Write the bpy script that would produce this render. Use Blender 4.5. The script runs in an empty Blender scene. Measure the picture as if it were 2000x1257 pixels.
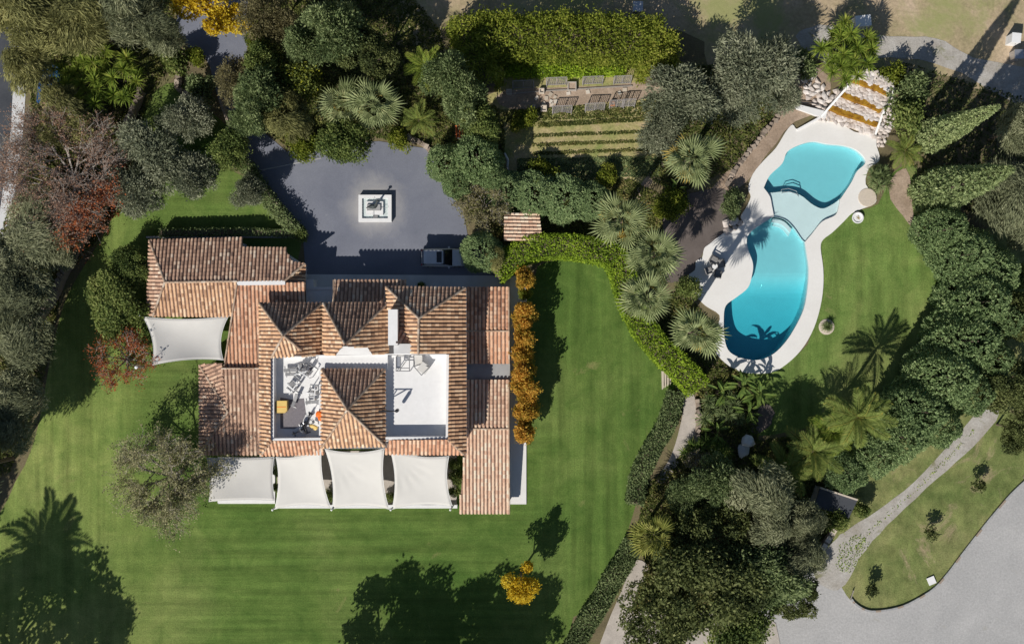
import bpy, math, random
import numpy as np
from mathutils import Vector, Matrix
from mathutils.geometry import tessellate_polygon

C = bpy.context.scene.collection
SC = bpy.context.scene
PI = math.pi
S = 18.0          # photo pixels per metre on the ground
H = 105.6         # camera height in metres
SUN_EL = 40.0
SHX, SHY = 0.55, 0.835   # the way shadows fall

# ------------------------------------------------------------------ camera, sky, sun
cam_d = bpy.data.cameras.new('camera')
cam = bpy.data.objects.new('camera', cam_d); C.objects.link(cam)
cam.location = (0, 0, H); cam.rotation_euler = (0, 0, 0)
cam_d.sensor_fit = 'HORIZONTAL'; cam_d.angle_x = 2 * math.atan(1000 / (S * H))
cam_d.clip_start = 1.0; cam_d.clip_end = 2000
SC.camera = cam

world = bpy.data.worlds.new('World'); SC.world = world; world.use_nodes = True
wn = world.node_tree; wn.nodes.clear()
wo = wn.nodes.new('ShaderNodeOutputWorld'); wb = wn.nodes.new('ShaderNodeBackground')
ws = wn.nodes.new('ShaderNodeTexSky'); ws.sky_type = 'NISHITA'; ws.sun_disc = False
ws.sun_elevation = math.radians(SUN_EL); ws.sun_rotation = math.atan2(-SHX, -SHY)
ws.air_density = 1.0; ws.dust_density = 0.6; ws.ozone_density = 1.4
wb.inputs['Strength'].default_value = 0.055
wn.links.new(ws.outputs[0], wb.inputs[0]); wn.links.new(wb.outputs[0], wo.inputs[0])

sun_d = bpy.data.lights.new('sun', 'SUN'); sun_d.energy = 4.2; sun_d.angle = math.radians(0.53)
sun_d.color = (1.0, 0.955, 0.88)
sun = bpy.data.objects.new('sun', sun_d); C.objects.link(sun)
ce = math.cos(math.radians(SUN_EL)); nrm = math.hypot(SHX, SHY)
sdir = Vector((SHX / nrm * ce, SHY / nrm * ce, -math.sin(math.radians(SUN_EL))))
sun.rotation_euler = sdir.to_track_quat('-Z', 'Y').to_euler(); sun.location = (-40, -60, 70)

SC.view_settings.view_transform = 'Standard'; SC.view_settings.look = 'None'
SC.view_settings.gamma = 1.0; SC.view_settings.use_curve_mapping = False
SC.view_settings.exposure = 0.2
SC.render.engine = 'CYCLES'
SC.cycles.max_bounces = 8; SC.cycles.transparent_max_bounces = 12; SC.cycles.volume_bounces = 0
SC.cycles.use_denoising = True

# ------------------------------------------------------------------ helpers
def W(px, py, z=0.0):
    """ground-plan point seen at photo pixel (px, py) when it stands z metres up"""
    k = (H - z) / (H * S)
    return Vector(((px - 1000) * k, (628.5 - py) * k, z))

def tag(o, label=None, cat=None, group=None, kind=None):
    if label: o['label'] = label
    if cat: o['category'] = cat
    if group: o['group'] = group
    if kind: o['kind'] = kind
    return o

def empty(name, loc, label=None, cat=None, group=None, rotz=0.0, scale=None):
    o = bpy.data.objects.new(name, None); C.objects.link(o)
    o.location = loc; o.rotation_euler = (0, 0, rotz); o.empty_display_size = 0.3
    if scale is not None: o.scale = scale
    return tag(o, label, cat, group)

def link(name, me, parent=None, loc=None):
    o = bpy.data.objects.new(name, me); C.objects.link(o)
    if parent: o.parent = parent
    if loc is not None: o.location = loc
    return o

class MB:
    def __init__(s): s.v = []; s.f = []; s.t = []; s.m = []
    def add(s, vs, fs, tint=0.5, m=0):
        b = len(s.v); s.v += [tuple(p) for p in vs]
        for f in fs:
            s.f.append(tuple(b + i for i in f)); s.t.append(tint); s.m.append(m)
        return s
    def box(s, c, d, rz=0.0, tint=0.5, m=0, top=1.0, tilt=None):
        x, y, z = d[0] / 2, d[1] / 2, d[2] / 2
        pts = []
        for sz, k in ((-z, 1.0), (z, top)):
            for sx, sy in ((-x, -y), (x, -y), (x, y), (-x, y)):
                pts.append(Vector((sx * k, sy * k, sz)))
        M = Matrix.Rotation(rz, 3, 'Z')
        if tilt: M = M @ Matrix.Rotation(tilt[0], 3, 'X') @ Matrix.Rotation(tilt[1], 3, 'Y')
        c = Vector(c)
        return s.add([M @ p + c for p in pts], [(3, 2, 1, 0), (4, 5, 6, 7), (0, 1, 5, 4), (1, 2, 6, 5), (2, 3, 7, 6), (3, 0, 4, 7)], tint, m)
    def tube(s, p0, p1, r0, r1=None, n=6, tint=0.5, m=0, cap=True):
        p0 = Vector(p0); p1 = Vector(p1); r1 = r0 if r1 is None else r1
        d = (p1 - p0); 
        if d.length < 1e-6: return s
        d.normalize()
        a = d.orthogonal().normalized(); b = d.cross(a)
        vs = []
        for p, r in ((p0, r0), (p1, r1)):
            for i in range(n):
                t = 2 * PI * i / n; vs.append(p + a * (r * math.cos(t)) + b * (r * math.sin(t)))
        fs = [(i, (i + 1) % n, n + (i + 1) % n, n + i) for i in range(n)]
        if cap: fs += [tuple(range(n - 1, -1, -1)), tuple(range(n, 2 * n))]
        return s.add(vs, fs, tint, m)
    def lathe(s, c, prof, n=16, tint=0.5, m=0):
        c = Vector(c); vs = []; k = len(prof)
        for r, z in prof:
            for i in range(n):
                t = 2 * PI * i / n; vs.append(c + Vector((r * math.cos(t), r * math.sin(t), z)))
        fs = []
        for j in range(k - 1):
            for i in range(n): fs.append((j * n + i, j * n + (i + 1) % n, (j + 1) * n + (i + 1) % n, (j + 1) * n + i))
        fs.append(tuple(range(n - 1, -1, -1))); fs.append(tuple(range((k - 1) * n, k * n)))
        return s.add(vs, fs, tint, m)
    def prism(s, pts, z0, z1, tint=0.5, m=0):
        """pts: ground-plan (x, y) outline, counter-clockwise or not"""
        a = sum(pts[i][0] * pts[(i + 1) % len(pts)][1] - pts[(i + 1) % len(pts)][0] * pts[i][1] for i in range(len(pts)))
        if a < 0: pts = pts[::-1]
        n = len(pts)
        f1 = (lambda i: z1) if not callable(z1) else (lambda i: z1(pts[i]))
        vs = [(p[0], p[1], z0) for p in pts] + [(p[0], p[1], f1(i)) for i, p in enumerate(pts)]
        tri = tessellate_polygon([[Vector((p[0], p[1], 0)) for p in pts]])
        fs = [(i, (i + 1) % n, n + (i + 1) % n, n + i) for i in range(n)]
        for t in tri:
            q = [pts[i] for i in t]
            ar = (q[1][0] - q[0][0]) * (q[2][1] - q[0][1]) - (q[2][0] - q[0][0]) * (q[1][1] - q[0][1])
            t = t if ar > 0 else t[::-1]
            fs.append(tuple(n + i for i in t)); fs.append(tuple(i for i in t[::-1]))
        return s.add(vs, fs, tint, m)
    def lump(s, c, r, rng, tint=0.5, m=0, rough=0.25, seg=(6, 4)):
        """an uneven stone-like lump"""
        n, k = seg; c = Vector(c); r = Vector(r) if not isinstance(r, (int, float)) else Vector((r, r, r))
        vs = [c + Vector((0, 0, -r.z))]
        for j in range(1, k):
            ph = -PI / 2 + PI * j / k
            for i in range(n):
                t = 2 * PI * (i + 0.5 * (j % 2)) / n; q = 1 + rng.uniform(-rough, rough)
                vs.append(c + Vector((r.x * math.cos(ph) * math.cos(t) * q, r.y * math.cos(ph) * math.sin(t) * q, r.z * math.sin(ph) * (1 + rng.uniform(-rough, rough) * .6))))
        vs.append(c + Vector((0, 0, r.z)))
        fs = []
        for i in range(n): fs.append((0, 1 + (i + 1) % n, 1 + i))
        for j in range(k - 2):
            for i in range(n):
                a = 1 + j * n + i; b = 1 + j * n + (i + 1) % n; fs.append((a, b, b + n, a + n))
        L = len(vs) - 1; o = 1 + (k - 2) * n
        for i in range(n): fs.append((o + i, o + (i + 1) % n, L))
        return s.add(vs, fs, tint, m)
    def mesh(s, name, mats, off=None, smooth=False):
        me = bpy.data.meshes.new(name)
        v = s.v if off is None else [(p[0] - off[0], p[1] - off[1], p[2] - off[2]) for p in s.v]
        me.from_pydata(v, [], s.f)
        for m in (mats if isinstance(mats, (list, tuple)) else [mats]): me.materials.append(m)
        me.polygons.foreach_set('material_index', s.m)
        at = me.attributes.new('tint', 'FLOAT', 'FACE'); at.data.foreach_set('value', s.t)
        if smooth: me.polygons.foreach_set('use_smooth', [True] * len(s.f))
        me.update()
        return me
    def build(s, name, mats, parent=None, smooth=False):
        off = None
        if parent is not None:
            off = Vector(parent.location)
            if parent.parent is not None: off = off + Vector(parent.parent.location)
        return link(name, s.mesh(name, mats, off, smooth), parent)

def quad_mesh(name, V, tint, mat):
    n = len(V) // 4
    me = bpy.data.meshes.new(name)
    me.vertices.add(4 * n); me.vertices.foreach_set('co', np.ascontiguousarray(V, dtype=np.float32).ravel())
    me.loops.add(4 * n); me.loops.foreach_set('vertex_index', np.arange(4 * n, dtype=np.int32))
    me.polygons.add(n); me.polygons.foreach_set('loop_start', np.arange(0, 4 * n, 4, dtype=np.int32))
    me.materials.append(mat)
    at = me.attributes.new('tint', 'FLOAT', 'FACE'); at.data.foreach_set('value', np.ascontiguousarray(tint, dtype=np.float32))
    me.update(calc_edges=True)
    return me

def catmull(pts, n=4, closed=True):
    out = []; k = len(pts)
    rng_ = range(k) if closed else range(k - 1)
    for i in rng_:
        g = (lambda j: pts[j % k]) if closed else (lambda j: pts[min(max(j, 0), k - 1)])
        p0, p1, p2, p3 = g(i - 1), g(i), g(i + 1), g(i + 2)
        for j in range(n):
            t = j / n
            out.append(tuple(0.5 * (2 * p1[d] + (p2[d] - p0[d]) * t + (2 * p0[d] - 5 * p1[d] + 4 * p2[d] - p3[d]) * t * t + (3 * p1[d] - p0[d] - 3 * p2[d] + p3[d]) * t ** 3) for d in (0, 1)))
    if not closed: out.append(tuple(pts[-1][:2]))
    return out

def inside(poly, x, y):
    x = np.asarray(x); y = np.asarray(y); r = np.zeros(x.shape, bool); n = len(poly); j = n - 1
    for i in range(n):
        xi, yi = poly[i]; xj, yj = poly[j]
        c = ((yi > y) != (yj > y)) & (x < (xj - xi) * (y - yi) / ((yj - yi) or 1e-9) + xi)
        r ^= c; j = i
    return r

# ------------------------------------------------------------------ materials
def mat_base(name):
    m = bpy.data.materials.new(name); m.use_nodes = True; nt = m.node_tree; nt.nodes.clear()
    o = nt.nodes.new('ShaderNodeOutputMaterial'); b = nt.nodes.new('ShaderNodeBsdfPrincipled')
    nt.links.new(b.outputs[0], o.inputs[0]); b.inputs['Roughness'].default_value = 0.8
    b.inputs['Specular IOR Level'].default_value = 0.25
    return m, nt, b, o

def node(nt, t, **kw):
    n = nt.nodes.new(t)
    for k, v in kw.items():
        if k in n.inputs: n.inputs[k].default_value = v
        else: setattr(n, k, v)
    return n

def coords(nt, scale=(1, 1, 1), rot=(0, 0, 0)):
    g = nt.nodes.new('ShaderNodeNewGeometry'); mp = nt.nodes.new('ShaderNodeMapping')
    mp.inputs['Scale'].default_value = scale; mp.inputs['Rotation'].default_value = rot
    nt.links.new(g.outputs['Position'], mp.inputs['Vector']); return mp.outputs[0]

def noise(nt, vec, scale, detail=6.0, rough=0.6, dist=0.0):
    n = node(nt, 'ShaderNodeTexNoise', Scale=scale, Detail=detail, Roughness=rough, Distortion=dist)
    nt.links.new(vec, n.inputs['Vector']); return n.outputs['Fac']

def ramp(nt, fac, stops, interp='LINEAR'):
    r = nt.nodes.new('ShaderNodeValToRGB'); r.color_ramp.interpolation = interp
    e = r.color_ramp.elements
    while len(e) > 1: e.remove(e[-1])
    e[0].position = stops[0][0]; e[0].color = (*stops[0][1], 1)
    for p, c in stops[1:]:
        q = e.new(p); q.color = (*c, 1)
    nt.links.new(fac, r.inputs[0]); return r.outputs[0]

def mix(nt, fac, a, b, mode='MIX'):
    n = nt.nodes.new('ShaderNodeMix'); n.data_type = 'RGBA'; n.blend_type = mode
    for i, x in ((0, fac), (6, a), (7, b)):
        if hasattr(x, 'links') or hasattr(x, 'is_linked'): nt.links.new(x, n.inputs[i])
        else: n.inputs[i].default_value = (*x, 1) if isinstance(x, tuple) else x
    return n.outputs[2]

def bump(nt, b, h, strength=0.4, dist=0.05):
    n = node(nt, 'ShaderNodeBump', Strength=strength, Distance=dist)
    nt.links.new(h, n.inputs['Height']); nt.links.new(n.outputs[0], b.inputs['Normal'])

def g3(a): return (a, a, a)


def plain(name, col, rough=0.7, var=0.12, scale=2.0, metal=0.0, spec=0.3):
    m, nt, b, o = mat_base(name)
    v = coords(nt); f = noise(nt, v, scale)
    lo = tuple(c * (1 - var) for c in col); hi = tuple(min(1, c * (1 + var)) for c in col)
    nt.links.new(ramp(nt, f, [(0.3, lo), (0.7, hi)]), b.inputs['Base Color'])
    b.inputs['Roughness'].default_value = rough; b.inputs['Metallic'].default_value = metal
    b.inputs['Specular IOR Level'].default_value = spec
    return m

def leafmat(name, cols, trans=0.28, rnd=0.22, gain=2.7):
    trans = min(.5, trans + .14)
    cols = [tuple(min(.78, c * gain * k) for c, k in zip(q, (1.0, 1.0, .86))) for q in cols]
    m, nt, b, o = mat_base(name)
    a = node(nt, 'ShaderNodeAttribute', attribute_name='tint'); oi = nt.nodes.new('ShaderNodeObjectInfo')
    ma = node(nt, 'ShaderNodeMath', operation='MULTIPLY_ADD'); ma.inputs[1].default_value = rnd; ma.inputs[2].default_value = -rnd / 2
    nt.links.new(oi.outputs['Random'], ma.inputs[0])
    ad = node(nt, 'ShaderNodeMath', operation='ADD', use_clamp=True)
    nt.links.new(a.outputs['Fac'], ad.inputs[0]); nt.links.new(ma.outputs[0], ad.inputs[1])
    n = len(cols); c = ramp(nt, ad.outputs[0], [(i / (n - 1), cols[i]) for i in range(n)])
    nt.links.new(c, b.inputs['Base Color']); b.inputs['Roughness'].default_value = 0.65; b.inputs['Specular IOR Level'].default_value = 0.15
    t = nt.nodes.new('ShaderNodeBsdfTranslucent'); nt.links.new(c, t.inputs['Color'])
    ms = nt.nodes.new('ShaderNodeMixShader'); ms.inputs[0].default_value = trans
    nt.links.new(b.outputs[0], ms.inputs[1]); nt.links.new(t.outputs[0], ms.inputs[2]); nt.links.new(ms.outputs[0], o.inputs[0])
    return m

def tintmat(name, cols, rough=0.85, grain=0.25, gs=6.0, bumpd=0.0):
    m, nt, b, o = mat_base(name)
    a = node(nt, 'ShaderNodeAttribute', attribute_name='tint')
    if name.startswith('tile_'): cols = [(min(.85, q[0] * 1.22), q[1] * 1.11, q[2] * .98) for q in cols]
    n = len(cols); c = ramp(nt, a.outputs['Fac'], [(i / (n - 1), cols[i]) for i in range(n)])
    f = noise(nt, coords(nt), gs)
    g = ramp(nt, f, [(0.25, g3(1 - grain)), (0.75, g3(1.0))])
    nt.links.new(mix(nt, 1.0, c, g, 'MULTIPLY'), b.inputs['Base Color']); b.inputs['Roughness'].default_value = rough
    if bumpd: bump(nt, b, f, 0.6, bumpd)
    return m

def lawn_mat(name, cols, stretch, rot=0.0, patch=((0.24, 0.23, 0.09), 0.64), west=False):
    m, nt, b, o = mat_base(name)
    big = noise(nt, coords(nt), 0.07, 5, 0.6, 0.6)
    st = noise(nt, coords(nt, stretch, (0, 0, rot)), 1.0, 5, 0.65)
    fine = noise(nt, coords(nt), 7.0, 4, 0.75)
    c1 = ramp(nt, big, [(0.32, cols[0]), (0.5, cols[1]), (0.68, cols[2])])
    if west:   # mown the other way, drier and yellower, west and north of the house and east of it
        st2 = noise(nt, coords(nt, (0.9, 0.05, 1)), 1.0, 5, 0.65)
        sp = nt.nodes.new('ShaderNodeSeparateXYZ'); nt.links.new(coords(nt), sp.inputs[0])
        wob = noise(nt, coords(nt), 0.12, 3, 0.5)
        ax = node(nt, 'ShaderNodeMath', operation='MULTIPLY_ADD'); ax.inputs[1].default_value = 14.0; nt.links.new(wob, ax.inputs[0]); nt.links.new(sp.outputs[0], ax.inputs[2])
        mr = node(nt, 'ShaderNodeMapRange'); mr.interpolation_type = 'SMOOTHSTEP'
        for kk, vv in (('From Min', -40.0), ('From Max', -26.0), ('To Min', 1.0), ('To Max', 0.0)): mr.inputs[kk].default_value = vv
        nt.links.new(ax.outputs[0], mr.inputs['Value']); wf = mr.outputs[0]
        me_ = node(nt, 'ShaderNodeMapRange'); me_.interpolation_type = 'SMOOTHSTEP'
        for kk, vv in (('From Min', 6.0), ('From Max', 14.0), ('To Min', 0.0), ('To Max', 1.0)): me_.inputs[kk].default_value = vv
        nt.links.new(ax.outputs[0], me_.inputs['Value'])
        mx = node(nt, 'ShaderNodeMath', operation='MAXIMUM'); nt.links.new(wf, mx.inputs[0]); nt.links.new(me_.outputs[0], mx.inputs[1])
        c1 = mix(nt, wf, c1, mix(nt, 1.0, c1, (1.78, 1.48, 1.75), 'MULTIPLY'))
        st = mix(nt, mx.outputs[0], st, st2)
    s1 = ramp(nt, st, [(0.32, g3(0.74)), (0.68, g3(1.26))])
    f1 = ramp(nt, fine, [(0.25, g3(0.6)), (0.75, g3(1.35))])
    mid = noise(nt, coords(nt), 0.55, 6, 0.7, 0.5)
    c1 = mix(nt, 1.0, c1, ramp(nt, mid, [(0.28, (0.70, 0.78, 0.72)), (0.72, (1.32, 1.22, 1.3))]), 'MULTIPLY')
    c = mix(nt, 1.0, mix(nt, 1.0, c1, s1, 'MULTIPLY'), f1, 'MULTIPLY')
    pn = noise(nt, coords(nt, (1, 1, 1), (0, 0, 0.5)), 0.16, 6, 0.7, 0.8)
    pf = ramp(nt, pn, [(patch[1], g3(0)), (patch[1] + 0.1, g3(0.8))])
    c = mix(nt, pf, c, mix(nt, 1.0, patch[0], f1, 'MULTIPLY'))
    nt.links.new(c, b.inputs['Base Color']); b.inputs['Roughness'].default_value = 0.9; b.inputs['Specular IOR Level'].default_value = 0.1
    bump(nt, b, fine, 0.7, 0.05)
    return m

def ground_mat(name, stops, scale=0.35, fine=6.0, fa=(0.65, 1.3), bd=0.05, rough=0.9, extra=None):
    m, nt, b, o = mat_base(name)
    f = noise(nt, coords(nt), scale, 8, 0.65, 0.5); g = noise(nt, coords(nt), fine, 5, 0.75)
    c = mix(nt, 1.0, ramp(nt, f, stops), ramp(nt, g, [(0.25, g3(fa[0])), (0.75, g3(fa[1]))]), 'MULTIPLY')
    if extra:
        e = noise(nt, coords(nt, (1, 1, 1), (0, 0, 1.1)), extra[1], 6, 0.7, 0.4)
        c = mix(nt, ramp(nt, e, [(extra[2], g3(0)), (extra[2] + 0.12, g3(extra[3]))]), c, extra[0])
    nt.links.new(c, b.inputs['Base Color']); b.inputs['Roughness'].default_value = rough; b.inputs['Specular IOR Level'].default_value = 0.15
    bump(nt, b, g, 0.6, bd)
    return m

M = {}
M['soil'] = ground_mat('soil', [(0.3, (0.10, 0.085, 0.05)), (0.5, (0.17, 0.14, 0.08)), (0.7, (0.14, 0.15, 0.055))], 0.3)
M['dry'] = ground_mat('dry_grass', [(0.28, (0.26, 0.24, 0.12)), (0.5, (0.43, 0.34, 0.215)), (0.72, (0.54, 0.42, 0.30))], 0.22, 2.6, (0.6, 1.2), extra=((0.27, 0.29, 0.11), 0.09, 0.48, 0.8))
M['lawn'] = lawn_mat('lawn_grass', [(0.072, 0.130, 0.026), (0.098, 0.158, 0.034), (0.138, 0.190, 0.050)], (0.05, 1.1, 1), west=True)
M['lawn_east'] = lawn_mat('lawn_east_grass', [(0.105, 0.178, 0.040), (0.14, 0.205, 0.052), (0.20, 0.23, 0.075)], (0.7, 0.10, 1), 0.1, ((0.27, 0.24, 0.11), 0.62))
M['lawn_island'] = lawn_mat('rough_grass', [(0.125, 0.165, 0.05), (0.175, 0.20, 0.07), (0.245, 0.24, 0.105)], (0.8, 0.5, 1), 0.7, ((0.38, 0.29, 0.19), 0.58))
M['asphalt'] = ground_mat('asphalt', [(0.3, (0.150, 0.160, 0.200)), (0.7, (0.200, 0.210, 0.250))], 0.2, 9.0, (0.85, 1.12), 0.01, 0.85, extra=((0.36, 0.36, 0.37), 0.45, 0.66, 0.5))
nt_ = M['asphalt'].node_tree; b_ = [n for n in nt_.nodes if n.type == 'BSDF_PRINCIPLED'][0]; src_ = b_.inputs['Base Color'].links[0].from_socket
vd = nt_.nodes.new('ShaderNodeVectorMath'); vd.operation = 'DISTANCE'; nt_.links.new(coords(nt_), vd.inputs[0]); vd.inputs[1].default_value = W(731, 402)
wv = node(nt_, 'ShaderNodeMath', operation='MULTIPLY_ADD'); wv.inputs[1].default_value = -3.0; nt_.links.new(noise(nt_, coords(nt_), 0.7, 6, 0.7, 0.6), wv.inputs[0]); nt_.links.new(vd.outputs['Value'], wv.inputs[2])
nt_.links.new(mix(nt_, ramp(nt_, wv.outputs[0], [(0.0, g3(0.55)), (0.3, g3(0.38)), (1.0, g3(0.0))]), src_, (0.42, 0.40, 0.37)), b_.inputs['Base Color'])
dv_ = node(nt_, 'ShaderNodeMath', operation='DIVIDE'); dv_.inputs[1].default_value = 2.5
l_ = [l for l in nt_.links if l.from_node == wv][0]; ts_ = l_.to_socket; nt_.links.remove(l_); nt_.links.new(wv.outputs[0], dv_.inputs[0]); nt_.links.new(dv_.outputs[0], ts_)
M['road'] = ground_mat('road_asphalt', [(0.3, (0.05, 0.055, 0.065)), (0.7, (0.08, 0.085, 0.095))], 0.4, 9.0, (0.85, 1.12), 0.01)
M['gravel'] = ground_mat('gravel', [(0.3, (0.36, 0.355, 0.35)), (0.7, (0.46, 0.45, 0.44))], 0.15, 4.5, (0.75, 1.15), 0.04, 0.95, extra=((0.30, 0.28, 0.22), 0.5, 0.62, 0.5))
M['track'] = ground_mat('gravel_track', [(0.3, (0.32, 0.29, 0.25)), (0.7, (0.48, 0.46, 0.43))], 0.5, 4.5, (0.7, 1.2), 0.04, 0.95, extra=((0.16, 0.16, 0.06), 0.45, 0.57, 0.85))
M['path'] = ground_mat('pale_path', [(0.3, (0.38, 0.34, 0.30)), (0.7, (0.50, 0.45, 0.40))], 0.8, 7.0, (0.8, 1.15), 0.02)
M['earth'] = ground_mat('bare_earth', [(0.3, (0.27, 0.20, 0.145)), (0.7, (0.44, 0.34, 0.26))], 0.5, 5.0, (0.65, 1.25), 0.05)
M['taupe'] = ground_mat('dark_bed', [(0.3, (0.115, 0.095, 0.085)), (0.7, (0.155, 0.13, 0.12))], 0.5, 6.0, (0.85, 1.1), 0.02)
M['veg'] = ground_mat('plot_earth', [(0.28, (0.20, 0.25, 0.07)), (0.5, (0.36, 0.32, 0.14)), (0.7, (0.48, 0.37, 0.23))], 0.45, 4.0, (0.6, 1.3), 0.08)
M['deck'] = ground_mat('pool_deck', [(0.3, (0.70, 0.68, 0.65)), (0.7, (0.76, 0.745, 0.72))], 0.3, 5.0, (0.95, 1.03), 0.005, 0.7, extra=((0.58, 0.55, 0.50), 0.5, 0.66, 0.3))
M['white'] = plain('white_render', (0.73, 0.725, 0.72), 0.75, 0.04)
M['concrete'] = plain('pale_concrete', (0.58, 0.58, 0.58), 0.8, 0.08, 0.8)
M['grey_concrete'] = plain('grey_concrete', (0.33, 0.33, 0.33), 0.8, 0.12, 0.8)
M['sail'] = plain('sail_cloth', (0.555, 0.54, 0.51), 0.85, 0.03, 0.7)
M['steel'] = plain('brushed_steel', (0.55, 0.56, 0.58), 0.35, 0.05, 3, 0.7)
M['whitesteel'] = plain('white_steel', (0.78, 0.78, 0.77), 0.4, 0.03)
M['dark'] = plain('dark_metal', (0.035, 0.036, 0.04), 0.45, 0.1)
M['midgrey'] = plain('grey_pad', (0.24, 0.24, 0.245), 0.6, 0.1)
M['rubber'] = plain('rubber', (0.02, 0.02, 0.022), 0.8, 0.1)
M['yellow'] = plain('yellow_vinyl', (0.72, 0.50, 0.16), 0.5, 0.05)
M['orange'] = plain('orange_cloth', (0.80, 0.17, 0.02), 0.7, 0.12, 5)
M['rug'] = plain('grey_matting', (0.19, 0.175, 0.19), 0.9, 0.15, 6)
M['wood'] = plain('weathered_wood', (0.27, 0.25, 0.24), 0.85, 0.2, 6)
M['terracotta'] = plain('terracotta', (0.42, 0.19, 0.10), 0.85, 0.15, 4)
M['bark'] = plain('bark', (0.13, 0.10, 0.075), 0.9, 0.3, 5)
M['palebark'] = plain('pale_bark', (0.30, 0.27, 0.24), 0.9, 0.2, 5)
M['bronze'] = plain('bronze', (0.05, 0.06, 0.06), 0.5, 0.2, 6)
M['algae'] = ground_mat('algae_stone', [(0.3, (0.10, 0.035, 0.012)), (0.5, (0.30, 0.15, 0.015)), (0.7, (0.42, 0.25, 0.03))], 1.6, 6.0, (0.6, 1.3), 0.05)
M['stone'] = tintmat('pale_stone', [(0.46, 0.38, 0.32), (0.64, 0.56, 0.51), (0.76, 0.71, 0.68)], 0.9, 0.3, 5, 0.03)
M['wallstone'] = tintmat('wall_stone', [(0.20, 0.16, 0.13), (0.36, 0.29, 0.23), (0.50, 0.42, 0.35)], 0.9, 0.35, 5, 0.03)
M['flag'] = tintmat('flagstone', [(0.44, 0.37, 0.29), (0.60, 0.52, 0.43), (0.66, 0.60, 0.52)], 0.9, 0.2, 5)
TILE = {}
TILE['brown'] = tintmat('tile_brown', [(0.16, 0.115, 0.10), (0.36, 0.245, 0.195), (0.48, 0.335, 0.265), (0.56, 0.42, 0.335), (0.68, 0.60, 0.52)], 0.9, 0.25, 9)  # brown roof tile; on the upper north slopes its darkness stands for shade
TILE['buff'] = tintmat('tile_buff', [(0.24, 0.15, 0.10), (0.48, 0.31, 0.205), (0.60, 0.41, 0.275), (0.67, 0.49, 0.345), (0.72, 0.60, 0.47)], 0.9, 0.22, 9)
TILE['pink'] = tintmat('tile_pink', [(0.26, 0.15, 0.12), (0.55, 0.38, 0.30), (0.66, 0.49, 0.395), (0.72, 0.58, 0.48), (0.76, 0.68, 0.60)], 0.9, 0.22, 9)
TILE['red'] = tintmat('tile_red', [(0.22, 0.115, 0.085), (0.48, 0.27, 0.185), (0.60, 0.36, 0.25), (0.66, 0.45, 0.33), (0.70, 0.54, 0.43)], 0.9, 0.22, 9)
TILE['orange'] = tintmat('tile_orange', [(0.4, 0.10, 0.03), (0.62, 0.17, 0.05), (0.70, 0.24, 0.09)], 0.9, 0.2, 9)
M['pan'] = plain('tile_channel', (0.27, 0.17, 0.125), 0.95, 0.35, 3)
M['cap'] = tintmat('ridge_cap', [(0.34, 0.22, 0.15), (0.50, 0.37, 0.27), (0.62, 0.52, 0.42)], 0.9, 0.25, 8)
M['poolfloor'] = plain('pool_plaster', (0.66, 0.74, 0.74), 0.6, 0.03, 1.2)

def water_mat(name, col, dens):
    m, nt, b, o = mat_base(name); nt.nodes.remove(b)
    tr = nt.nodes.new('ShaderNodeBsdfTransparent'); gl = nt.nodes.new('ShaderNodeBsdfGlossy'); gl.inputs['Roughness'].default_value = 0.08
    lw = node(nt, 'ShaderNodeLayerWeight', Blend=0.5); pw = node(nt, 'ShaderNodeMath', operation='POWER'); pw.inputs[1].default_value = 5.0
    fr = node(nt, 'ShaderNodeMath', operation='MULTIPLY_ADD'); fr.inputs[1].default_value = 0.9; fr.inputs[2].default_value = 0.035
    nt.links.new(lw.outputs['Facing'], pw.inputs[0]); nt.links.new(pw.outputs[0], fr.inputs[0]); ms = nt.nodes.new('ShaderNodeMixShader')
    bp = node(nt, 'ShaderNodeBump', Strength=0.8, Distance=0.12)
    nt.links.new(noise(nt, coords(nt), 1.3, 5, 0.6, 0.8), bp.inputs['Height'])
    nt.links.new(bp.outputs[0], gl.inputs['Normal'])
    nt.links.new(fr.outputs[0], ms.inputs[0]); nt.links.new(tr.outputs[0], ms.inputs[1]); nt.links.new(gl.outputs[0], ms.inputs[2])
    nt.links.new(ms.outputs[0], o.inputs['Surface'])
    va = node(nt, 'ShaderNodeVolumeAbsorption', Density=dens); va.inputs['Color'].default_value = (*col, 1)
    nt.links.new(va.outputs[0], o.inputs['Volume'])
    return m
M['water'] = water_mat('pool_water', (0.0, 0.77, 0.85), 0.55)
M['fwater'] = water_mat('fountain_water', (0.45, 0.72, 0.70), 0.9)

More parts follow.
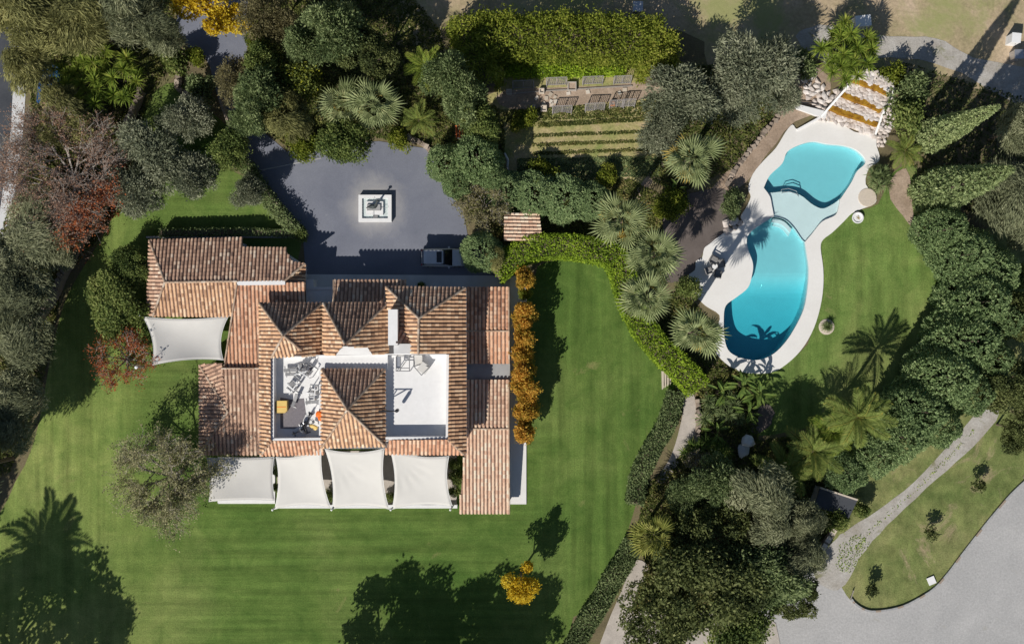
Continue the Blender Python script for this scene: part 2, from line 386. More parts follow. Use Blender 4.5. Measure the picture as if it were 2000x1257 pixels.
LM = {
 'olive': leafmat('olive_leaves', [(0.035, 0.042, 0.030), (0.08, 0.088, 0.064), (0.125, 0.13, 0.10), (0.17, 0.172, 0.14)], 0.2),
 'broad': leafmat('broad_leaves', [(0.018, 0.030, 0.010), (0.050, 0.068, 0.022), (0.085, 0.105, 0.034), (0.13, 0.14, 0.055)], 0.25),
 'oak': leafmat('oak_leaves', [(0.016, 0.022, 0.010), (0.042, 0.052, 0.020), (0.070, 0.080, 0.032), (0.11, 0.115, 0.055)], 0.2, gain=2.5),
 'pine': leafmat('pine_needles', [(0.04, 0.045, 0.03), (0.075, 0.082, 0.052), (0.115, 0.12, 0.08), (0.16, 0.16, 0.115)], 0.2),
 'casuarina': leafmat('casuarina_needles', [(0.045, 0.045, 0.02), (0.095, 0.095, 0.042), (0.14, 0.135, 0.062), (0.19, 0.17, 0.09)], 0.25),
 'conifer': leafmat('conifer_sprays', [(0.022, 0.036, 0.018), (0.055, 0.078, 0.038), (0.085, 0.112, 0.056), (0.125, 0.145, 0.08)], 0.18, gain=3.6),
 'cypress': leafmat('cypress_sprays', [(0.03, 0.045, 0.02), (0.08, 0.10, 0.05), (0.13, 0.15, 0.08), (0.17, 0.185, 0.105)], 0.18, gain=3.2),
 'privet': leafmat('privet_leaves', [(0.035, 0.05, 0.008), (0.10, 0.125, 0.018), (0.16, 0.175, 0.030), (0.22, 0.21, 0.055)], 0.3, gain=2.0),
 'hedge': leafmat('hedge_leaves', [(0.03, 0.05, 0.008), (0.085, 0.125, 0.014), (0.13, 0.175, 0.018), (0.19, 0.22, 0.030)], 0.3, gain=3.0),
 'lowhedge': leafmat('low_hedge_leaves', [(0.02, 0.03, 0.014), (0.055, 0.075, 0.034), (0.09, 0.11, 0.055), (0.13, 0.15, 0.08)], 0.22),
 'yellow': leafmat('yellow_leaves', [(0.38, 0.25, 0.02), (0.58, 0.42, 0.035), (0.62, 0.48, 0.05), (0.62, 0.52, 0.10)], 0.3, gain=1.2),
 'gold': leafmat('orange_leaves', [(0.14, 0.14, 0.03), (0.40, 0.28, 0.05), (0.58, 0.33, 0.07), (0.64, 0.40, 0.10)], 0.3, gain=1.2),
 'red': leafmat('red_leaves', [(0.14, 0.035, 0.015), (0.30, 0.075, 0.03), (0.40, 0.13, 0.06), (0.30, 0.17, 0.08)], 0.3, gain=1.2),
 'sage': leafmat('sage_leaves', [(0.07, 0.075, 0.045), (0.14, 0.14, 0.08), (0.20, 0.19, 0.12), (0.24, 0.21, 0.15)], gain=2.2),
 'dusky': leafmat('dusky_leaves', [(0.16, 0.09, 0.075), (0.27, 0.17, 0.145), (0.34, 0.23, 0.20), (0.36, 0.19, 0.12)], gain=1.2),
 'brown': leafmat('brown_leaves', [(0.08, 0.072, 0.04), (0.15, 0.135, 0.075), (0.21, 0.185, 0.115), (0.19, 0.19, 0.09)], 0.3, gain=1.5),
 'fan': leafmat('fan_fronds', [(0.08, 0.105, 0.05), (0.20, 0.24, 0.12), (0.32, 0.36, 0.20), (0.48, 0.47, 0.27)], 0.2, gain=1.2),
 'fanyellow': leafmat('yellow_fan_fronds', [(0.07, 0.08, 0.02), (0.15, 0.17, 0.045), (0.24, 0.24, 0.075), (0.36, 0.32, 0.10)], 0.2, gain=1.6),
 'feather': leafmat('feather_fronds', [(0.05, 0.07, 0.018), (0.10, 0.13, 0.035), (0.15, 0.175, 0.055), (0.27, 0.22, 0.05)], 0.25, gain=1.9),
 'dragon': leafmat('dragon_blades', [(0.04, 0.065, 0.012), (0.09, 0.13, 0.022), (0.15, 0.18, 0.035), (0.22, 0.22, 0.06)], 0.25, gain=2.1),
 'tropic': leafmat('tropic_leaves', [(0.04, 0.07, 0.02), (0.08, 0.13, 0.035), (0.14, 0.19, 0.05), (0.22, 0.22, 0.08)], 0.3, gain=1.5),
 'dryfrond': leafmat('dry_fronds', [(0.30, 0.22, 0.06), (0.38, 0.28, 0.08), (0.42, 0.33, 0.12)], 0.2, gain=1.2),
 'fruit': leafmat('fruiting_leaves', [(0.02, 0.03, 0.01), (0.05, 0.065, 0.02), (0.075, 0.09, 0.025), (0.10, 0.11, 0.03), (0.45, 0.30, 0.02), (0.5, 0.34, 0.03)]),
 'cover': leafmat('cover_leaves', [(0.025, 0.035, 0.012), (0.06, 0.075, 0.022), (0.10, 0.105, 0.035), (0.15, 0.12, 0.06)], 0.25, gain=2.0),
}

# ------------------------------------------------------------------ ground sheets
LAYER = [0]
def sheet(name, pts, mat, smooth=4, holes=(), z=None, jag=0.0, seed=1):
    rng = random.Random(seed)
    if z is None:
        LAYER[0] += 1; z = 0.004 * LAYER[0]
    p = catmull(pts, smooth) if smooth else list(pts)
    if jag: p = [(a + rng.uniform(-jag, jag), b + rng.uniform(-jag, jag)) for a, b in p]
    loops = [[Vector((*W(a, b, 0).xy, 0)) for a, b in p]] + [[Vector((*W(a, b, 0).xy, 0)) for a, b in h] for h in holes]
    flat = [v for l in loops for v in l]
    tri = tessellate_polygon(loops); fs = []
    for t in tri:
        q = [flat[i] for i in t]
        ar = (q[1].x - q[0].x) * (q[2].y - q[0].y) - (q[2].x - q[0].x) * (q[1].y - q[0].y)
        fs.append(tuple(t) if ar > 0 else tuple(t[::-1]))
    mb = MB(); mb.add([(v.x, v.y, z) for v in flat], fs)
    o = mb.build(name, mat); o['kind'] = 'structure'
    return o

POOL_U = [(1491,367),(1503,343),(1527,320),(1537,297),(1562,283),(1589,277),(1616,282),(1647,285),(1671,293),(1688,309),(1688,321),(1673,335),(1663,355),(1644,384),(1640,389)]
U_LOW = [(1628,398),(1608,407),(1589,400),(1569,384),(1554,377),(1530,374),(1503,376)]
LEDGE_R = [(1638,402),(1631,420),(1605,433),(1585,457),(1572,472)]
L_TOP = [(1566,466),(1550,443),(1533,428),(1511,423)]
POOL_L = [(1575,492),(1579,523),(1577,562),(1570,601),(1554,636),(1534,667),(1511,690),(1484,702),(1452,700),(1425,687),(1415,663),(1413,624),(1417,597),(1437,581),(1460,562),(1468,538),(1470,515),(1461,488),(1458,468),(1466,453),(1488,437)]
def cm_open(p, n=4): return catmull(p, n, closed=False)
u_top = cm_open(POOL_U); u_low = cm_open([POOL_U[-1]] + U_LOW + [POOL_U[0]])
ledge_r = cm_open([POOL_U[-1]] + LEDGE_R); l_top = cm_open([LEDGE_R[-1]] + L_TOP)
l_rest = cm_open([LEDGE_R[-1]] + POOL_L + [L_TOP[-1]])
led_l = [(1511,423),(1507,402),(1503,384),(1491,367)]
led_l = cm_open(led_l)
OUT_U = u_top[:-1] + u_low[:-1]
OUT_L = l_top[::-1][:-1] + l_rest[:-1]
OUT_LEDGE = u_low[:-1] + led_l[::-1][:-1] + l_top[::-1][:-1] + ledge_r[::-1][:-1]
LSET = set(u_low) | set(l_top)
HOLE = u_top[:-1] + ledge_r[:-1] + l_rest[:-1] + led_l[:-1]

def big(name, half, mat, holes):
    pts = [(1000 - half, 628 - half), (1000 + half, 628 - half), (1000 + half, 628 + half), (1000 - half, 628 + half)]
    return sheet(name, pts, mat, 0, holes, z=0.0)
big('ground', 9000, M['soil'], [HOLE])

sheet('field', [(790,-900),(2900,-900),(2900,230),(2000,185),(1860,150),(1700,140),(1560,110),(1440,150),(1380,125),(1330,60),(900,30),(870,100),(850,120),(800,80),(770,0)], M['dry'], 3, jag=2)
sheet('lawn', [(285,200),(345,160),(385,200),(432,235),(450,265),(440,320),(482,350),(525,395),(590,470),(600,560),(1000,560),(1050,520),(1090,508),(1150,505),(1195,540),(1225,620),(1255,680),(1300,720),(1318,770),(1290,860),(1258,935),(1225,1040),(1200,1110),(1150,1190),(1105,1262),(1060,1800),(-400,1900),(-500,1250),(-60,1050),(30,940),(70,850),(95,720),(112,640),(135,570),(195,470),(232,400),(255,330)], M['lawn'], 3)
sheet('pool_lawn', [(1590,500),(1625,450),(1665,415),(1715,398),(1740,340),(1790,325),(1790,420),(1860,540),(1850,700),(1740,800),(1600,830),(1470,850),(1470,790),(1440,720),(1560,690),(1590,620)], M['lawn_east'], 3)
sheet('rough_grass', [(1540,960),(1640,890),(1760,850),(1840,790),(1890,730),(1930,560),(1950,430),(2700,300),(2700,640),(2060,900),(2000,940),(1935,1010),(1872,1090),(1822,1150),(1762,1185),(1700,1192),(1655,1165),(1600,1100)], M['lawn_island'], 3)
sheet('gravel_yard', [(2700,500),(2060,893),(2003,937),(1937,1006),(1874,1086),(1824,1147),(1763,1182),(1700,1192),(1662,1172),(1640,1140),(1612,1100),(1570,1120),(1480,1160),(1430,1280),(1400,1800),(2700,1800)], M['gravel'], 3)
sheet('gravel_track', [(1925,788),(1952,808),(1900,872),(1830,935),(1750,1010),(1690,1072),(1650,1140),(1620,1150),(1590,1120),(1625,1060),(1660,1030),(1730,985),(1800,925),(1870,850)], M['track'], 4, jag=1.5)
sheet('gravel_patch', [(1555,70),(1600,50),(1660,60),(1740,72),(1830,76),(1900,112),(2060,150),(2060,230),(1960,190),(1850,132),(1740,112),(1640,130),(1590,110)], M['track'], 4, jag=2)
sheet('road', [(-900,-300),(20,-300),(28,120),(22,260),(4,400),(-22,560),(-900,560)], M['road'], 0)
sheet('pavement', [(24,-300),(60,-300),(54,120),(46,250),(28,390),(5,540),(-24,540),(2,400),(22,250),(28,120)], M['concrete'], 0)
sheet('driveway', [(345,-300),(485,-300),(483,108),(455,140),(450,185),(500,245),(560,296),(620,285),(740,276),(832,290),(850,320),(870,370),(905,410),(915,470),(990,530),(990,545),(598,545),(592,464),(540,395),(496,338),(472,290),(445,235),(425,190),(410,130),(400,112),(370,95),(345,60)], M['asphalt'], 0)
sheet('vegetable_plot', [(965,110),(1290,110),(1300,250),(1290,360),(1010,365),(985,300)], M['veg'], 3, jag=2)
sheet('garden_walk', [(985,178),(1180,168),(1290,158),(1300,188),(1180,200),(1000,214)], M['earth'], 3)
sheet('earth_path', [(1300,300),(1310,305),(1262,372),(1240,400),(1232,392),(1255,355)], M['earth'], 3)
sheet('dirt_slope', [(1555,130),(1620,150),(1610,210),(1550,240),(1500,300),(1470,345),(1410,390),(1390,370),(1440,310),(1510,230)], M['earth'], 3, jag=2)
sheet('planting_bed', [(1300,400),(1360,375),(1420,372),(1425,440),(1410,460),(1375,490),(1365,515),(1345,542),(1300,548),(1285,480)], M['taupe'], 4)
sheet('worn_earth', [(1735,360),(1770,330),(1785,420),(1800,470),(1770,430),(1745,400)], M['earth'], 4, jag=2)
sheet('worn_earth', [(1462,800),(1485,788),(1512,800),(1500,835),(1470,845)], M['taupe'], 4, jag=2)
sheet('garden_path', [(1318,745),(1345,755),(1360,790),(1356,850),(1330,895),(1300,940),(1285,935),(1310,890),(1326,840),(1334,790)], M['path'], 4)
sheet('garden_path', [(1236,1095),(1265,1108),(1235,1180),(1215,1225),(1190,1330),(1150,1330),(1185,1220),(1215,1150)], M['path'], 4)
sheet('pebble_bed', [(1215,1215),(1245,1190),(1470,1200),(1520,1240),(1500,1400),(1180,1400)], M['path'], 3)

# the pool: deck slab, basins and water
DECK = [(1547,244),(1556,253),(1575,246),(1604,231),(1640,240),(1668,258),(1707,266),(1711,285),(1717,305),(1714,317),(1696,330),(1690,360),(1710,385),(1706,399),(1683,408),(1663,417),(1647,433),(1624,455),(1607,468),(1602,484),(1607,523),(1607,562),(1601,601),(1589,640),(1570,675),(1546,702),(1515,724),(1488,729),(1453,727),(1425,715),(1404,696),(1394,676),(1400,640),(1405,615),(1378,597),(1357,574),(1343,541),(1357,527),(1359,510),(1371,503),(1375,485),(1386,476),(1412,456),(1450,438),(1446,424),(1457,405),(1466,384),(1461,368),(1470,340),(1491,314),(1515,289),(1534,258)]
pool = empty('swimming_pool', W(1540, 480), 'freeform turquoise swimming pool of two basins with a white deck around it', 'swimming pool')
LEDGE_SIDE = LSET
def ring_wall(mb, pts, z0f, z1_, flip):
    n = len(pts)
    for i in range(n):
        z1 = (-0.19 if (pts[i] in LEDGE_SIDE and pts[(i + 1) % n] in LEDGE_SIDE) else -0.30) if z1_ == -0.10 else z1_
        a = W(*pts[i]); b = W(*pts[(i + 1) % n])
        q = [(a.x, a.y, z0f(pts[i])), (b.x, b.y, z0f(pts[(i + 1) % n])), (b.x, b.y, z1), (a.x, a.y, z1)]
        mb.add(q if not flip else q[::-1], [(0, 1, 2, 3)])
def flat_fill(mb, loops, zf):
    ls = [[Vector((*W(a, b).xy, 0)) for a, b in l] for l in loops]
    px = [p for l in loops for p in l]; fl = [v for l in ls for v in l]; fs = []
    for t in tessellate_polygon(ls):
        q = [fl[i] for i in t]
        ar = (q[1].x - q[0].x) * (q[2].y - q[0].y) - (q[2].x - q[0].x) * (q[1].y - q[0].y)
        fs.append(tuple(t) if ar > 0 else tuple(t[::-1]))
    mb.add([(v.x, v.y, zf(px[i])) for i, v in enumerate(fl)], fs)
deck_pts = catmull(DECK, 3)
mb = MB(); flat_fill(mb, [deck_pts, HOLE], lambda p: 0.14)
ring_wall(mb, deck_pts, lambda p: 0.0, 0.14, True); ring_wall(mb, HOLE, lambda p: -0.30, 0.14, False)
mb.build('deck', M['deck'], pool)
zu = lambda p: -0.98
def zl(p):
    t = min(1, max(0, (p[1] - 505) / 150)); t2 = min(1, max(0, (p[1] - 530) / 50))
    return -0.95 - 0.55 * t2 * t2 * (3 - 2 * t2) - 0.6 * t * t * (3 - 2 * t)
zledge = lambda p: -0.19
def grid_floor(mb, poly, zf, step):
    xs = [p[0] for p in poly]; ys = [p[1] for p in poly]
    y = min(ys)
    # horizontal strips so that the floor can slope
    cuts = [min(ys)] + [c for c in (520, 535, 550, 565, 600, 635) if min(ys) < c < max(ys)] + [max(ys)]
    x0, x1 = min(xs) - 0.3, max(xs) + 0.3
    for a, b in zip(cuts[:-1], cuts[1:]):
        q = [W(x0, a), W(x0, b), W(x1, b), W(x1, a)]
        mb.add([(q[0].x, q[0].y, zf((0, a))), (q[1].x, q[1].y, zf((0, b))), (q[2].x, q[2].y, zf((0, b))), (q[3].x, q[3].y, zf((0, a)))], [(0, 1, 2, 3)])
mb = MB(); flat_fill(mb, [OUT_U], zu); ring_wall(mb, OUT_U, zu, -0.10, False)
# pool side below the ledge stays under the ledge floor
mb.build('basin', M['poolfloor'], pool)
mb = MB(); flat_fill(mb, [OUT_LEDGE], zledge); mb.build('shallow_shelf', M['poolfloor'], pool)
mb = MB()
def rings(poly, zf):
    flat_fill(mb, [poly], zf)
# lower basin floor in strips clipped to the outline
def clip_strip(poly, y0, y1):
    def half(p, f):
        out = []
        for i in range(len(p)):
            a, b = p[i], p[(i + 1) % len(p)]; fa, fb = f(a), f(b)
            if fa >= 0: out.append(a)
            if (fa >= 0) != (fb >= 0):
                t = fa / (fa - fb); out.append((a[0] + (b[0] - a[0]) * t, a[1] + (b[1] - a[1]) * t))
        return out
    return half(half(poly, lambda p: p[1] - y0), lambda p: y1 - p[1])
for a, b in zip((420, 500, 512, 524, 532, 540, 548, 556, 564, 572, 582, 595, 610, 625, 640, 655), (500, 512, 524, 532, 540, 548, 556, 564, 572, 582, 595, 610, 625, 640, 655, 715)):
    st = clip_strip(OUT_L, a, b)
    if len(st) > 2: flat_fill(mb, [st], zl)
ring_wall(mb, OUT_L, zl, -0.10, False)
mb.build('basin', M['poolfloor'], pool)
def water_body(poly, zf, strips=None):
    w = MB(); flat_fill(w, [poly], lambda p: -0.045)
    n = len(w.f)
    if strips:
        for a, b in strips:
            st = clip_strip(poly, a, b)
            if len(st) > 2: 
                k = len(w.f); flat_fill(w, [st], lambda p: zf(p) + 0.012)
                for i in range(k, len(w.f)): w.f[i] = w.f[i][::-1]
    else:
        flat_fill(w, [poly], lambda p: zf(p) + 0.012)
        for i in range(n, len(w.f)): w.f[i] = w.f[i][::-1]
    ring_wall(w, poly, lambda p: zf(p) + 0.012, -0.045, True)
    return w
def shrink(poly, d):
    cx = sum(p[0] for p in poly) / len(poly); n = len(poly); out = []
    a = sum(poly[i][0] * poly[(i + 1) % n][1] - poly[(i + 1) % n][0] * poly[i][1] for i in range(n)); sg = 1 if a > 0 else -1
    for i in range(n):
        p0, p1, p2 = poly[i - 1], poly[i], poly[(i + 1) % n]
        dx, dy = p2[0] - p0[0], p2[1] - p0[1]; L = math.hypot(dx, dy) or 1
        out.append((p1[0] - sg * dy / L * d, p1[1] + sg * dx / L * d))
    return out
water_body(shrink(OUT_U, 0.12), zu).build('water', M['water'], pool)
water_body(shrink(OUT_L, 0.12), zl, list(zip((420, 500, 512, 524, 532, 540, 548, 556, 564, 572, 582, 595, 610, 625, 640, 655), (500, 512, 524, 532, 540, 548, 556, 564, 572, 582, 595, 610, 625, 640, 655, 715)))).build('water', M['water'], pool)
water_body(shrink(OUT_LEDGE, 0.12), zledge).build('water', M['water'], pool)
# handrail in the upper basin, steps in the lower one
mb = MB()
hr = [(1525,374,-0.4),(1527,370,0.08),(1540,368,0.16),(1555,373,0.1),(1560,381,-0.4)]
for d in (0, 6):
    q = [W(a + d * .2, b + d, z) for a, b, z in hr]
    for a, b in zip(q[:-1], q[1:]): mb.tube(a, b, 0.04, n=6)
mb.build('handrail', M['steel'], pool)
mb = MB()
for k in range(2):
    arc = [(1511 + 3 * k, 426 + 7 * k), (1532, 432 + 7 * k), (1547 - 2 * k, 447 + 7 * k)]
    arc = cm_open(arc); inner = [(a - 3, b + 7) for a, b in arc]
    mb.prism([tuple(W(a, b).xy) for a, b in arc + inner[::-1]], -0.9, -0.22 - 0.22 * k)
mb.build('step', M['poolfloor'], pool)
mb = MB(); c = W(1693, 386); mb.lathe((c.x, c.y, 0.0), [(1.0, 0), (1.0, 0.17), (0.95, 0.2), (0.0, 0.2)], 24)
tag(mb.build('round_pad', M['flag']), 'round pinkish stone pad at the pool deck edge by the spiky bush', 'stone pad')
planter = empty('planter', W(1673, 426), 'round white planter with a dry yellow plant on the lawn edge by the pool', 'planter')
mb = MB(); c = W(1673, 426); mb.lathe(c, [(0.5, 0), (0.62, 0.35), (0.62, 0.42), (0.5, 0.42), (0.46, 0.32), (0, 0.32)], 20); mb.build('pot', M['white'], planter)

# ------------------------------------------------------------------ the villa
house = empty('villa', W(700, 720), 'white Mediterranean villa with many terracotta tiled roofs and two sunken roof terraces', 'house')

def plane_of(p3):
    q = [W(*p) for p in p3]
    n = (q[1] - q[0]).cross(q[2] - q[0])
    if n.z < 0: n = -n
    b, c = -n.x / n.z, -n.y / n.z
    a = q[0].z - b * q[0].x - c * q[0].y
    return a, b, c
def on_plane(pl, px, py):
    a, b, c = pl; g = (b * (px - 1000) + c * (628.5 - py)) / (H * S)
    z = (a + g * H) / (1 + g)
    return W(px, py, z)

def tile_field(mb, poly, pl, rng, pitch=0.40, row=0.43, lo=0.0, hi=1.0):
    n = Vector((-pl[1], -pl[2], 1)).normalized()
    d = Vector((pl[1], pl[2], 0)); d = Vector((-d.x, -d.y, -d.length_squared)).normalized()
    s = n.cross(d); o = sum(poly, Vector()) / len(poly)
    uv = [((p - o).dot(s), (p - o).dot(d)) for p in poly]
    u0 = min(p[0] for p in uv); u1 = max(p[0] for p in uv)
    k = max(1, round((u1 - u0) / pitch)); pt = (u1 - u0) / k
    for i in range(k):
        u = u0 + (i + 0.5) * pt; ts = []
        for j in range(len(uv)):
            a, b = uv[j], uv[(j + 1) % len(uv)]
            if (a[0] > u) != (b[0] > u): ts.append(a[1] + (b[1] - a[1]) * (u - a[0]) / (b[0] - a[0]))
        ts.sort(); cb = rng.uniform(-.06, .06)
        for t0, t1 in zip(ts[::2], ts[1::2]):
            t = t1 + 0.05; off = rng.uniform(0, .06)
            while t > t0 + 0.05:
                a = max(t0, t - row - off); off = 0
                q = rng.random()
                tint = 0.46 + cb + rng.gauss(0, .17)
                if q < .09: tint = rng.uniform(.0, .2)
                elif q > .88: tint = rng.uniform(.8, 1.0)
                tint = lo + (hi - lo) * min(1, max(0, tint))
                du = rng.uniform(-.012, .012); vs = []
                for tt, w, up in ((t, pt * .36, .045), (a - .05, pt * .32, .012)):
                    for an in (0, 50, 90, 130, 180):
                        r = math.radians(an)
                        vs.append(o + s * (u + du + w * math.cos(r)) + d * tt + n * (up + .088 * math.sin(r)))
                mb.add(vs, [(m_, m_ + 1, m_ + 6, m_ + 5) for m_ in range(4)] + [(0, 4, 3, 2, 1)], tint)
                t = a
    return mb

RSEED = [11]
def roof(poly_px, p3, kind='buff', parent=None, lo=0.0, hi=1.0, thick=0.14, pitch=0.40):
    parent = parent or house
    RSEED[0] += 1; rng = random.Random(RSEED[0])
    pl = plane_of(p3); poly = [on_plane(pl, *p) for p in poly_px]
    a = sum(poly[i].x * poly[(i + 1) % len(poly)].y - poly[(i + 1) % len(poly)].x * poly[i].y for i in range(len(poly)))
    if a < 0: poly = poly[::-1]
    mb = MB(); n = len(poly)
    vs = list(poly) + [p - Vector((0, 0, thick)) for p in poly]; fs = []
    for t in tessellate_polygon([[Vector((p.x, p.y, 0)) for p in poly]]):
        q = [poly[i] for i in t]; ar = (q[1].x - q[0].x) * (q[2].y - q[0].y) - (q[2].x - q[0].x) * (q[1].y - q[0].y)
        t = tuple(t) if ar > 0 else tuple(t[::-1]); fs.append(t); fs.append(tuple(n + i for i in t[::-1]))
    fs += [(n + i, n + (i + 1) % n, (i + 1) % n, i) for i in range(n)]
    mb.add(vs, fs)
    r = mb.build('roof', M['pan'], parent)
    tb = MB(); tile_field(tb, poly, pl, rng, lo=lo, hi=hi, pitch=pitch)
    t = link('roof_tiles', tb.mesh('roof_tiles', TILE[kind], Vector(parent.location)), r); t['kind'] = 'stuff'
    return pl

capmb = MB(); caprng = random.Random(5)
def cap(p0, p1, r=0.13, mb=None):
    mb = mb or capmb
    a, b = Vector(p0), Vector(p1); L = (b - a).length; n = max(1, round(L / 0.48)); d = (b - a).normalized()
    s = d.cross(Vector((0, 0, 1))).normalized(); up = s.cross(d)
    for i in range(n):
        q0, q1 = a + (b - a) * (i / n), a + (b - a) * ((i + 1.08) / n); vs = []
        for q, w, h in ((q0, r, .0), (q1, r * .88, .03)):
            for an in (0, 50, 90, 130, 180):
                t = math.radians(an); vs.append(q + s * (w * math.cos(t)) + up * (h + .06 + r * .8 * math.sin(t)))
        mb.add(vs, [(m_, m_ + 1, m_ + 6, m_ + 5) for m_ in range(4)], min(1, max(0, caprng.gauss(.45, .22))))
def pcap(pl, a, b, r=0.13): cap(on_plane(pl, *a), on_plane(pl, *b), r)

def wallpx(mb, poly, z0, z1, zref=None):
    mb.prism([tuple(W(a, b, z1 if zref is None else zref).xy) for a, b in poly], z0, z1)

# walls
for poly, z in (([(300,478),(470,474),(470,490),(552,492),(590,518),(590,590),(500,592),(500,710),(446,712),(455,610),(300,610)], 2.42),
                ([(398,724),(505,724),(505,880),(398,880)], 2.1),
                ([(515,604),(750,604),(762,570),(900,570),(900,876),(518,876)], 4.90)):
    mb = MB(); wallpx(mb, poly, 0, z); mb.build('wall', M['white'], house)
mb = MB(); wallpx(mb, [(918,568),(988,568),(988,703),(918,703)], 0, 2.1); mb.build('wall', M['white'], house)
mb = MB(); wallpx(mb, [(918,748),(986,748),(986,996),(905,996)], 0, 1.6); mb.build('wall', M['white'], house)
mb = MB(); wallpx(mb, [(598,545),(612,545),(612,562),(652,562),(652,592),(598,592)], 0, 2.0); mb.build('annex_wall', M['white'], house)
mb = MB(); wallpx(mb, [(598,560),(650,560),(650,565),(598,565)], 2.002, 2.12); mb.build('coping', M['white'], house)

# west wing
Z = 2.6
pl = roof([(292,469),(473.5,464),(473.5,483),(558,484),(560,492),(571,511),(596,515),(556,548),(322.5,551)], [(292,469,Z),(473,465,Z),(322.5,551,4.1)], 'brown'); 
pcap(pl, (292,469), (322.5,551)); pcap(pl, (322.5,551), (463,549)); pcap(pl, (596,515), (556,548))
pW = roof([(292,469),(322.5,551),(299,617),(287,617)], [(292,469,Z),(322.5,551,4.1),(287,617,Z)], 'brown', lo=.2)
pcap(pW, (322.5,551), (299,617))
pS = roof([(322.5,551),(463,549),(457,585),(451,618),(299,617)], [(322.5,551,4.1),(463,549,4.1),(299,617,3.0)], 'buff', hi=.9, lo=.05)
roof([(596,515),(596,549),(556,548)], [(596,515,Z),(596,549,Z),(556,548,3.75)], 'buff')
pR2 = roof([(463,556),(596,551),(596,592),(506,592),(506,717),(437,718)], [(463,556,4.0),(560,556,4.0),(470,718,2.75)], 'red', lo=.1)
mb = MB(); 
q = [W(463,549,4.12), W(557,547,4.12), W(557,556,4.12), W(463,557,4.12)]
mb.prism([tuple(v.xy) for v in q], 3.85, 4.16); mb.build('ridge_flashing', M['white'], house)
cap(W(463,556,4.1), W(438,716,2.85), .1)
# south-west wing
p3S = plane_of([(433,719,3.2),(506,719,3.2),(470,887,2.25)])
apex = on_plane(p3S, 445, 803)
roof([(433,719),(506.5,719),(506.5,888),(390,888),(445,803)], [(433,719,3.2),(506,719,3.2),(470,887,2.25)], 'brown', lo=.15)
roof([(390,711),(434,709),(433,719),(445,803)], [(390,711,2.25),(433,719,3.2),(445,803,apex.z)], 'brown', lo=.1, hi=.9)
pw = roof([(389.5,712),(445,803),(389.5,888)], [(389.5,712,2.25),(445,803,apex.z),(389.5,888,2.25)], 'brown', lo=.15)
pcap(pw, (389.5,712), (445,803)); pcap(pw, (445,803), (391,886)); cap(W(433,719,3.22), W(506,719,3.22), .1)

# upper block
EA, EB, EC = 5.1, 5.7, 5.8
AA, BA, CZ = 8.0, 9.0, 8.15
pAW = roof([(507,592),(553.5,655),(531,697),(529,697),(529,858),(531,860),(509,889)], [(507,592,EA),(553.5,655,AA),(507,889,EA)], 'buff')
roof([(507,592),(630.5,591.5),(553.5,655)], [(507,592,EA),(630.5,591.5,EA),(553.5,655,AA)], 'brown', lo=.0, hi=.75)  # north hip: dark tiles with capped tone, shade put into the colour
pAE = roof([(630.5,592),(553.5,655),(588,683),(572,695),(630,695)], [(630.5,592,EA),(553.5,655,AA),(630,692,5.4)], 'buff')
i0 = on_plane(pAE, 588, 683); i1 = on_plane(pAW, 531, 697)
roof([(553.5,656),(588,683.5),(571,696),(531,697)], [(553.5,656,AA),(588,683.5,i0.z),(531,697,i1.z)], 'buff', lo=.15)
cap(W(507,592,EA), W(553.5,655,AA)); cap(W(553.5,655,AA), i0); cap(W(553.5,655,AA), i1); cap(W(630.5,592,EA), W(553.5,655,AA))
roof([(632,591.5),(758,591.5),(674,672)], [(632,592,EB),(758,592,EB),(674,672,BA)], 'brown', lo=.0, hi=.75)  # north hip shaded by its tile colour, like its neighbour
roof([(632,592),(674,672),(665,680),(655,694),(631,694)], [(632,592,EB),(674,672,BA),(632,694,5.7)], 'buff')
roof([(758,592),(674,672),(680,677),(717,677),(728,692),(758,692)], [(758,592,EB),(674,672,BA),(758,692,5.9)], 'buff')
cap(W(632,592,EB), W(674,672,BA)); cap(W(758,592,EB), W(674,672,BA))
roof([(754,560),(909,562),(818,621.5)], [(754,560,EC),(909,562,EC),(818,621.5,CZ)], 'brown', lo=.15)  # north slope: brown tiles paint in a lighter shade than on the hips
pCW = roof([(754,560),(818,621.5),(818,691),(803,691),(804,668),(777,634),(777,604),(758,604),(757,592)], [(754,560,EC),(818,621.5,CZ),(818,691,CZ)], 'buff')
roof([(777,634),(804,669),(773,670)], [(777,634,on_plane(pCW,777,634).z),(804,669,on_plane(pCW,804,669).z),(773,670,8.4)], 'brown', lo=.1)  # dark tiles paint the shade of this small north slope
pCE = roof([(909,562),(818,621.5),(818,691),(877,691),(875,858),(906,886),(910,886)], [(909,562,EC),(818,621.5,CZ),(818,691,CZ)], 'buff', lo=.0, hi=.85)
cap(W(754,560,EC), W(818,621.5,CZ)); cap(W(909,562,EC), W(818,621.5,CZ)); cap(W(818,621.5,CZ), W(817,691,CZ))
roof([(509,889),(531,860),(628,860),(634,886)], [(509,889,EA),(634,887,EA),(531,860,6.2)], 'red', lo=.15)
roof([(751,886),(760,859),(874,858),(906,887)], [(751,887,5.5),(906,887,5.8),(790,858,6.4)], 'red', lo=.15)
cap(W(509,889,EA), W(531,860,6.25)); cap(W(906,887,EC), W(874,858,6.45))
